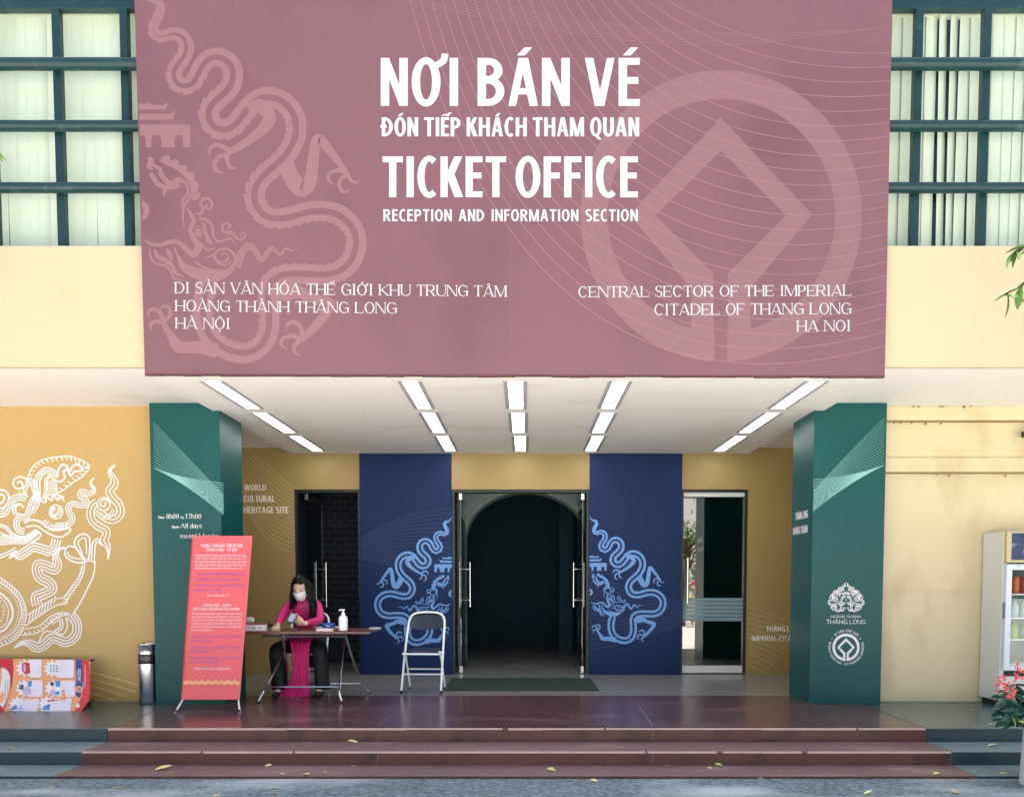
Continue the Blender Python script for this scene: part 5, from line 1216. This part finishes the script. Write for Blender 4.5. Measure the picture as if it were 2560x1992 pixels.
shape('blue_drawing', (70, 150, 200), [[(515 + 32 * i, 340 + 26 * j), (531 + 32 * i, 340 + 26 * j), (531 + 32 * i, 356 + 26 * j), (515 + 32 * i, 356 + 26 * j)] for i in range(3) for j in range(3)] + [[(570, 500), (622, 496), (618, 560), (575, 556)], [(285, 505), (328, 500), (326, 560), (290, 556)], [(450, 760), (520, 735), (510, 800), (440, 800)], [(560, 610), (615, 608), (612, 640), (560, 642)], [(120, 770), (170, 740), (180, 790), (110, 806)]], .006)
shape('dark_drawing', (50, 46, 84), [[(190, 560), (215, 535), (245, 545), (240, 590), (200, 600)], [(515, 520), (545, 508), (560, 540), (530, 556)], [(505, 640), (520, 628), (530, 648)]], .0062)
shape('pale_drawing', (206, 180, 222), [[(235, 590), (285, 545), (325, 600), (320, 640), (240, 640)], [(520, 600), (560, 580), (575, 640), (520, 650)], [(170, 800), (240, 720), (275, 740), (240, 800)], [(238, 330), (262, 322), (268, 400), (244, 412)]], .0064)
pr = Print(fF, .006)
for a, b, c, d in cards:
    for i in range(5): x = a + 30 + i * 20; x < c - 12 and pr.add(R4(x, b + 30 + rnd.uniform(0, 25), x + 3.5, d - 30 - rnd.uniform(0, 30)))
pr.build('small_print', mat('grey_violet_ink', S(150, 140, 165, .8), .6), fb_)
pr = Print(lambda u, v, h: fF(v, -u, h), .007); pr.text('19003228', SANS, -520, -378, 802, 832); pr.text('Đường dây nóng', BODY, -520, -400, 786, 796); pr.text('BỘ Y TẾ', BODY, -580, -520, 856, 870); pr.text('HƯỚNG DẪN PHÒNG CHỐNG DỊCH', BODY, -560, -330, 872, 884)
pr.add([[(-585 + 34 * math.cos(a * .5), 815 + 34 * math.sin(a * .5)) for a in range(13)]]); pr.add([[(-755 + 22 * math.cos(a * .5), 800 + 22 * math.sin(a * .5)) for a in range(13)]])
pr.build('lettering', ink_white, fb_)
pr = Print(lambda u, v, h: fF(v, -u, h), .007); pr.text('Phải đi từ vùng dịch đang có ca bệnh', BODY, -700, -370, 48, 62); pr.text('Bạn cần làm gì?', BODY, -620, -480, 72, 86); pr.build('lettering', mat('navy_ink', S(60, 60, 120), .6), fb_, label='dark blue lines of text on the ribbon')
shape('round_badge', (226, 120, 70), [[(815 + 24 * math.cos(a * .5), 585 + 24 * math.sin(a * .5)) for a in range(13)]], .0085)
m = MB(); m.tube([fF(905, 300, -.012), fF(975, 280, -.012)], .008, 8); m.build('pole', black, fb_, smooth=2)
a, b = atz(228, 1747, .03), atz(268, 1746, .03)
m = MB(); m.tube([Vector((a.x - .35, 7.72, .04)), Vector((b.x, 7.75, .03))], .010, 8); m.tube([Vector((b.x, 7.71, .005)), Vector((b.x, 7.79, .06))], .010, 8); m.build('stand_foot', black, fb_, smooth=2)

# ------------------------------------------------------------------ steel bin
c = Vector((-3.772, 7.955, 0)); bn = empty('ash_bin', tuple(c)); tag(bn, 'cylindrical stainless steel bin with a black band, beside the green column', 'bin')
MB().lathe([(.086, .004), (.088, .008), (.088, .40)], c, 48).build('bin_body', steel, bn, smooth=2)
MB().lathe([(.0885, .40), (.0895, .404), (.0895, .498), (.0885, .502)], c, 48).build('black_band', mat('gloss_black', (.01, .01, .012), .2), bn, smooth=2)
MB().lathe([(.088, .502), (.088, .585), (.09, .588), (.09, .597), (.082, .600), (.078, .592)], c, 48).build('bin_top', chrome, bn, smooth=2)
MB().lathe([(.089, 0), (.09, .006), (.088, .012)], c, 48).build('bin_base', black, bn, smooth=2)

# ------------------------------------------------------------------ door mat
a, b = atz(1106, 1725, .006), atz(1498, 1725, .006); d_ = atz(1310, 1694, .006)
mt = box(a.x, b.x, a.y, d_.y, 0.0, .009).build('door_mat', mat('green_mat', S(48, 72, 66, .6), .95, var=.15, vs=12, bump=.5, bs=300), bevel=.003); tag(mt, 'dark green door mat on the grey stone before the open doorway', 'mat')

# ------------------------------------------------------------------ drinks fridge at the cream wall
Xf0, Xf1, Yf0, Yf1, Zf = 4.62, 5.25, 7.70, 8.04, 1.70
fr = empty('drinks_fridge', (4.93, 7.85, 0)); tag(fr, 'white upright glass fronted drinks fridge against the cream wall', 'fridge')
fw = mat('fridge_enamel', S(226, 228, 222, .85), .35, var=.04, vs=3)
m = MB(); t = .04
m.box(Xf0, Xf0 + t, Yf0, Yf1, .06, Zf); m.box(Xf1 - t, Xf1, Yf0, Yf1, .06, Zf); m.box(Xf0 + t, Xf1 - t, Yf0, Yf1, Zf - t, Zf); m.box(Xf0 + t, Xf1 - t, Yf1 - .04, Yf1, .3, Zf - t); m.box(Xf0 + t, Xf1 - t, Yf0, Yf1, .06, .30)
m.build('body', fw, fr, bevel=.006); box(Xf0 + .03, Xf1 - .03, Yf0 + .03, Yf1 - .01, 0, .058).build('plinth', black, fr); box(Xf0 + t + .001, Xf1 - t - .001, Yf1 - .048, Yf1 - .0405, .301, Zf - t - .001).build('liner', mat('fridge_liner', S(110, 145, 138, .5), .4), fr)
box(Xf0 + .005, Xf1 - .005, Yf0 - .05, Yf0 - .002, 1.40, Zf - .002).build('header', mat('beige_trim', S(214, 196, 150, .8), .4), fr, bevel=.004)
hp = box(Xf0 + .05, Xf1 - .03, Yf0 - .054, Yf0 - .0505, 1.425, Zf - .02).build('header_panel', mat('blue_header', S(20, 52, 96, .8), .25, var=.1, dirt=S(150, 190, 190, .8), dirt_s=9, dirt_lo=.55), fr)
dr = empty('door', (4.93, 7.68, .8)); dr.parent = fr; dr.location = Vector((4.93, 7.68, .8)) - wl(fr)
m = MB(); zd0, zd1 = .36, 1.385
m.box(Xf0 + .01, Xf0 + .065, Yf0 - .05, Yf0 - .004, zd0, zd1); m.box(Xf1 - .065, Xf1 - .01, Yf0 - .05, Yf0 - .004, zd0, zd1); m.box(Xf0 + .065, Xf1 - .065, Yf0 - .05, Yf0 - .004, zd1 - .055, zd1); m.box(Xf0 + .065, Xf1 - .065, Yf0 - .05, Yf0 - .004, zd0, zd0 + .05)
m.build('door_frame', mat('fridge_door_frame', S(220, 226, 236, .88), .3, var=.02), dr, bevel=.004)
m = MB(); m.poly([(Xf0 + .065, Yf0 - .03, zd0 + .05), (Xf1 - .065, Yf0 - .03, zd0 + .05), (Xf1 - .065, Yf0 - .03, zd1 - .055), (Xf0 + .065, Yf0 - .03, zd1 - .055)]); m.build('pane', glass('fridge_glass', (.9, .97, .95), 1.5), dr)
m = MB(); m.ball((Xf0 + .12, Yf0 - .052, zd1 - .02), .014, .006, .012, 10, 6); m.build('lock', steel, dr, smooth=True)
m = MB(); m.box(Xf0 + .004, Xf0 + .012, Yf0 - .048, Yf0 - .01, .86, 1.02); m.build('handle', mat('grey_plastic', S(120, 125, 140), .4), dr)
shz = (.62, .80, 1.04)
m = MB()
for z in (.42, .66, .87, 1.10): m.box(Xf0 + t, Xf1 - t, Yf0 + .01, Yf1 - .05, z - .012, z)
m.build('shelf', wp, fr)
def can(x, y, z, r, h, col, nm, label, cat, neck=False):
    o = empty(nm, (x, y, z)); tag(o, label, cat, 'drinks in the fridge')
    pf = [(r * .85, .001), (r, .008), (r, h * .62), (r * .9, h * .72), (r * .42, h * .86), (r * .4, h)] if neck else [(r * .85, .001), (r, .008), (r, h - .012), (r * .86, h)]
    MB().lathe([(a, b + z) for a, b in pf], (x, y, 0), 16).build('body', mat(nm + '_paint', col, .3, var=.1), o, smooth=2); return o
for i, col in enumerate((S(196, 70, 50), S(206, 96, 40), S(190, 60, 60), S(200, 90, 50))): can(Xf0 + .10 + i * .09, 7.80, 1.10, .035, .165, col, 'drink_can', ('dark red drink can nearest the hinge edge of the fridge top shelf', 'orange drink can second along the fridge top shelf', 'crimson drink can third along the fridge top shelf', 'orange red drink can deepest along the fridge top shelf')[i], 'can')
for i in range(4): can(Xf0 + .10 + i * .09, 7.80, .87, .034, .16, S(170, 190, 190), 'water_bottle', ('clear', 'clear', 'clear', 'clear')[i] + ' pale water bottle on the fridge shelf below the red cans', 'bottle', True)
for i, col in enumerate((S(110, 170, 60), S(120, 180, 70), S(60, 120, 90), S(90, 160, 60))): can(Xf0 + .10 + i * .09, 7.80, .66, .036, .17, col, 'green_bottle', 'green drink bottle on the lowest filled fridge shelf', 'bottle', True)

# small dark fixture on the cream wall
p = at(2556, 1087, YW - .06); wf = empty('wall_fixture', (p.x + .06, YW - .06, p.z)); tag(wf, 'small black fixture mounted high on the cream wall above the fridge', 'lamp')
m = MB(); m.box(p.x - .005, p.x + .13, YW - .14, YW - .045, p.z - .025, p.z + .03); m.build('fixture_head', black, wf, bevel=.006); m = MB(); m.tube([(p.x + .06, YW - .09, p.z + .03), (p.x + .06, YW - .03, p.z + .12)], .012, 8); m.build('bracket', black, wf, smooth=2)

# ------------------------------------------------------------------ plants
def leafmesh(n_seg=4, w_=.3, cup=.12, droop=.25):
    b = MB(); rows = []
    for i in range(n_seg + 1):
        t = i / n_seg; hw = w_ * math.sin(math.pi * (t * .92 + .04)) ** .8 * (1 - .25 * t) * .5
        rows.append([(-hw, t, cup * hw - droop * t * t), (0, t, -droop * t * t - cup * hw * .5), (hw, t, cup * hw - droop * t * t)])
    b.grid(rows); return b
def foliage(spots, size, m, name, parent, w_=.42, seed=1, droop=.25):
    g = random.Random(seed); out = MB(); L = leafmesh(4, w_, .3, droop)
    for (p, d) in spots:
        d = Vector(d).normalized(); s = size * g.uniform(.7, 1.25)
        q = d.to_track_quat('Y', 'Z').to_matrix().to_4x4(); Mx = Matrix.Translation(p) @ q @ Matrix.Rotation(g.uniform(-.7, .7), 4, 'Y') @ Matrix.Diagonal((s, s, s, 1))
        n = len(out.v); out.v += [Mx @ v for v in L.v]; out.f += [[i + n for i in f] for f in L.f]
    return out.build(name, m, parent, smooth=True)
leaf_dark = mat('salvia_leaf', S(38, 92, 78, .75), .45, var=.3, vs=9); leaf_g = mat('tree_leaf', S(96, 132, 58, .85), .7, var=.35, vs=5)
potm = mat('white_pot', S(226, 226, 222, .88), .5, var=.05, vs=4)
pc = Vector((3.74, 5.62, ROADZ)); fp = empty('potted_plant', tuple(pc)); tag(fp, 'red flowering plant in a tall white pot at the foot of the steps', 'plant')
MB().lathe([(.172, 0), (.175, .01), (.158, .43), (.165, .44), (.165, .465), (.148, .465), (.145, .44)], pc, 32).build('pot', potm, fp, smooth=2)
MB().lathe([(.15, .43), (.02, .445)], pc, 20).build('soil', mat('soil', S(60, 45, 35, .6), .95, bump=.5), fp)
g = random.Random(4); sp = []; stems = MB(); fl = []
for i in range(44):
    a = g.uniform(0, 6.28); r = g.uniform(.02, .40); top = pc + Vector((r * math.cos(a), r * math.sin(a), .50 + g.uniform(.05, .40) - r * .5)); b0 = pc + Vector((r * .3 * math.cos(a), r * .3 * math.sin(a), .44))
    stems.tube([b0, b0.lerp(top, .5) + Vector((0, 0, .03)), top], .004, 5)
    for k in range(9):
        t = g.uniform(.3, 1); a2 = g.uniform(0, 6.28); sp.append((b0.lerp(top, t), (math.cos(a2), math.sin(a2), g.uniform(-.5, .35))))
    if i % 3 == 0: fl.append(top)
stems.build('stem', leaf_dark, fp); foliage(sp, .115, leaf_dark, 'foliage', fp, .55, 3)
m = MB(); fl += [atp(2503, 1712, Vector((0, 5.5, 0)), Vector((0, 1, 0))), atp(2548, 1680, Vector((0, 5.5, 0)), Vector((0, 1, 0))), atp(2528, 1728, Vector((0, 5.42, 0)), Vector((0, 1, 0)))]
for p in fl:
    for k in range(26): a = g.uniform(0, 6.28); z = g.uniform(-.05, .07); r = .028 * (1 - abs(z) * 6); m.ball(p + Vector((r * math.cos(a), r * math.sin(a), z)), .007, .006, .010, 6, 4)
m.build('flower', mat('salvia_red', S(216, 74, 74, .85), .5, var=.15, vs=30), fp, smooth=True)
yl = foliage([(atp(2530, 1790, Vector((0, 5.5, 0)), Vector((0, 1, 0))), (.5, -.3, -1)), (atp(2546, 1802, Vector((0, 5.5, 0)), Vector((0, 1, 0))), (1, -.3, -.2))], .08, mat('yellow_leaf', S(200, 205, 90, .8), .5, var=.1), 'yellowed_leaf', fp, .5, 9)

def tree(base, h, crown_c, crown_r, n, seed, label, twigs=(), size=.13, lim=None):
    g = random.Random(seed); t = empty('tree', tuple(base)); tag(t, label, 'tree')
    bark = mat('bark', S(92, 78, 64, .7), .9, var=.3, vs=10, bump=.5, bs=30); B_ = Vector(base); cc = Vector(crown_c); tr = MB()
    tr.tube(smooth([tuple(B_), tuple(B_ + Vector((.05, .03, h * .4))), tuple(B_.lerp(cc, .8) + Vector((0, 0, 0))), tuple(cc)], 4), .1, 10, None)
    n0 = len(tr.v)
    sp = []; ends = []
    for i in range(22):
        d = Vector((g.gauss(0, 1), g.gauss(0, 1), g.gauss(.15, .7))).normalized(); e = cc + Vector((d.x * crown_r[0], d.y * crown_r[1], d.z * crown_r[2])) * g.uniform(.55, 1)
        if lim and not lim(e): continue
        s = B_.lerp(cc, g.uniform(.55, 1)); mid = s.lerp(e, .5) + Vector((g.uniform(-.15, .15), g.uniform(-.15, .15), .12)); tr.tube([s, mid, e], .02, 6, [.035, .02, .006]); ends.append((mid, e))
    for tw in twigs: tw = [Vector(q) for q in tw]; tr.tube([cc.lerp(tw[0], .2)] + tw, .01, 6, [.02] + [.008] * (len(tw) - 1) + [.003]); 
    for (mid, e) in ends:
        for k in range(n // len(ends)):
            p = mid.lerp(e, g.uniform(0, 1.12)) + Vector((g.gauss(0, .13), g.gauss(0, .13), g.gauss(0, .11)))
            if lim and not lim(p): continue
            sp.append((p, (g.gauss(0, 1), g.gauss(0, 1), g.gauss(-.5, .5))))
    for tw in twigs:
        a, b = Vector(tw[-2]), Vector(tw[-1])
        for k in range(14): sp.append((a.lerp(b, k / 13), (g.gauss(0, .7) + (b - a).x * 3, g.gauss(0, .5), g.gauss(-.55, .4))))
    tr.build('trunk', bark, t, smooth=2); foliage(sp, size, leaf_g, 'crown', t, .4, seed); return t
w2 = lambda x, y: at(x, y, 4.6)
tree((5.2, 4.4, ROADZ), 2.2, (4.9, 4.5, 3.3), (1.4, 1.2, 1.3), 900, 21, 'leafy tree whose drooping twigs reach into view by the cream band', [[tuple(w2(2700, 640)), tuple(w2(2600, 690)), tuple(w2(2512, 738))], [tuple(w2(2700, 560)), tuple(w2(2610, 600)), tuple(w2(2535, 630))]], .11, lambda p: p.x > 3.1)
tree((-5.4, 4.4, ROADZ), 2.4, (-5.0, 4.5, 3.9), (1.4, 1.2, 1.2), 800, 22, 'leafy tree whose fine twigs reach into view before the upper window', [[tuple(w2(-160, 300)), tuple(w2(-90, 350)), tuple(w2(-22, 370))], [tuple(w2(-160, 150)), tuple(w2(-110, 210)), tuple(w2(-60, 255))]], .09, lambda p: p.x < -3.3)

# across the forecourt: what the glass door mirrors
sw = box(-14, 16, -11.4, -11.0, ROADZ, 4.6).build('street_wall', mat('white_street_wall', S(236, 234, 228, .9), .8, var=.06)); tag(sw, 'long white wall across the forecourt, mirrored in the closed glass door', 'wall')
for i, (x, y, h) in enumerate(((5.3, -5.5, 3.2), (6.7, -9.0, 2.7), (-4.5, -7.5, 3.4), (6.5, -7.4, 1.5))):
    tree((x, y, ROADZ), h, (x + .2, y, h * .85), (1.5, 1.3, 1.3), 700, 31 + i, ('tree across the forecourt nearest the mirrored street, at its sunny edge', 'tree close to the white wall across the forecourt', 'tree across the forecourt on the dragon side', 'low bushy tree behind the passer by in the red hat')[i], (), .16)

C2 = Vector((5.55, -4.6, ROADZ)); pb = empty('person', tuple(C2)); tag(pb, 'passer by in a yellow top and red brimmed hat, mirrored in the closed glass door', 'person')
W2 = lambda x, y, z: C2 + Vector((x, y, z))
skinmesh([(W2(0, 0, .72), (.13, .10)), (W2(0, .01, 1.0), (.13, .10)), (W2(0, 0, 1.16), .05), (W2(0, .02, 1.28), .06), (W2(.18, 0, 1.06), .05), (W2(.24, .03, .82), .04), (W2(.22, .12, .60), .03), (W2(-.18, 0, 1.06), .05), (W2(-.24, .03, .82), .04), (W2(-.22, .12, .60), .03), (W2(.09, 0, .62), .08), (W2(.10, .02, .34), .06), (W2(.10, 0, .05), .045), (W2(-.09, 0, .62), .08), (W2(-.10, .02, .34), .06), (W2(-.10, 0, .05), .045)],
    [(0, 1), (1, 2), (2, 3), (1, 4), (4, 5), (5, 6), (1, 7), (7, 8), (8, 9), (0, 10), (10, 11), (11, 12), (0, 13), (13, 14), (14, 15)]).build('body', skin_m, pb, smooth=True)
hd = head(Matrix.Translation(W2(0, .02, 1.33)) @ Matrix.Rotation(R(150), 4, 'Z')); hd.build('head', skin_m, pb, smooth=True)
skinmesh([(W2(0, 0, .62), (.16, .13)), (W2(0, .01, 1.0), (.155, .125)), (W2(0, 0, 1.13), .08), (W2(.18, 0, 1.06), .07), (W2(.24, .03, .84), .06), (W2(-.18, 0, 1.06), .07), (W2(-.24, .03, .84), .06)], [(0, 1), (1, 2), (1, 3), (3, 4), (1, 5), (5, 6)]).build('top', mat('yellow_top', S(235, 235, 150, .9), .7), pb, smooth=True)
MB().lathe([(.19, -.005), (.19, .0), (.11, .03), (.105, .09), (.08, .12), (.01, .125)], W2(0, .02, 1.38), 24).build('hat', mat('red_hat', S(200, 60, 70, .9), .7), pb, smooth=True)

# fallen leaves
lm = [mat('fallen_leaf', S(232, 230, 150, .95), .6, var=.15, vs=20), mat('fallen_leaf_green', S(190, 205, 110, .95), .6, var=.15, vs=20), mat('fallen_leaf_brown', S(206, 190, 110, .9), .7, var=.2, vs=20)]
k = 1.706; LS = [(x / k, 1760 + y / k, s) for x, y, s in ((45, 190, 34), (697, 276, 72), (728, 292, 16), (862, 275, 18), (1145, 262, 36), (1475, 255, 34), (1505, 265, 22), (1605, 267, 20), (1205, 298, 24), (1305, 300, 40), (1385, 288, 20), (500, 322, 14), (505, 358, 40), (225, 358, 24), (1170, 360, 36), (1175, 381, 26), (920, 388, 34), (1540, 358, 10), (1505, 163, 48), (182, 300, 16))]
LS += [(1280 + x / k, 1760 + y / k, s) for x, y, s in ((168, 282, 46), (297, 254, 18), (375, 264, 18), (660, 263, 16), (843, 274, 22), (880, 260, 36), (350, 328, 36), (585, 350, 14), (1058, 315, 28), (1520, 382, 46), (1887, 376, 46), (1810, 298, 36), (2095, 296, 34), (2050, 178, 50), (1960, 26, 22), (2040, 87, 22))]
for i, (x, y, s) in enumerate(LS):
    if y > 1939: z, where = ROADZ, 'on the grey asphalt road'
    elif y > 1905: z, where = -.214, 'on the lowest step'
    elif y > 1850: z, where = -.110, 'on the upper step'
    else: z, where = 0, 'on the dark platform by the fridge'
    p = atz(x, y, z + .002); size = s / k * p.y / F_ * .95
    b = leafmesh(5, .5, rnd.uniform(.2, .7), rnd.uniform(-.1, .12)); 
    Mx = Matrix.Translation((p.x, p.y, z + .004 + size * .12)) @ Matrix.Rotation(rnd.choice((1.57, -1.57)) + rnd.uniform(-.5, .5), 4, 'Z') @ Matrix.Rotation(rnd.uniform(-.15, .25), 4, 'X') @ Matrix.Rotation(rnd.uniform(-.5, .5), 4, 'Y') @ Matrix.Diagonal((size * 1.1, size, size, 1)) @ Matrix.Translation((0, -.5, 0))
    b.v = [Mx @ v for v in b.v]; zm = min(v.z for v in b.v)
    for v in b.v: v.z += z + .0015 - zm
    o = b.build('fallen_leaf', lm[0 if s > 20 and i % 5 else 1 if i % 3 else 2], smooth=True, solid=.001)
    big = s == 72
    tag(o, 'largest pale yellow leaf lying curled on the lowest step' if big else 'small yellowish fallen leaf lying ' + where, 'leaf', None if big else 'fallen leaves ' + where)
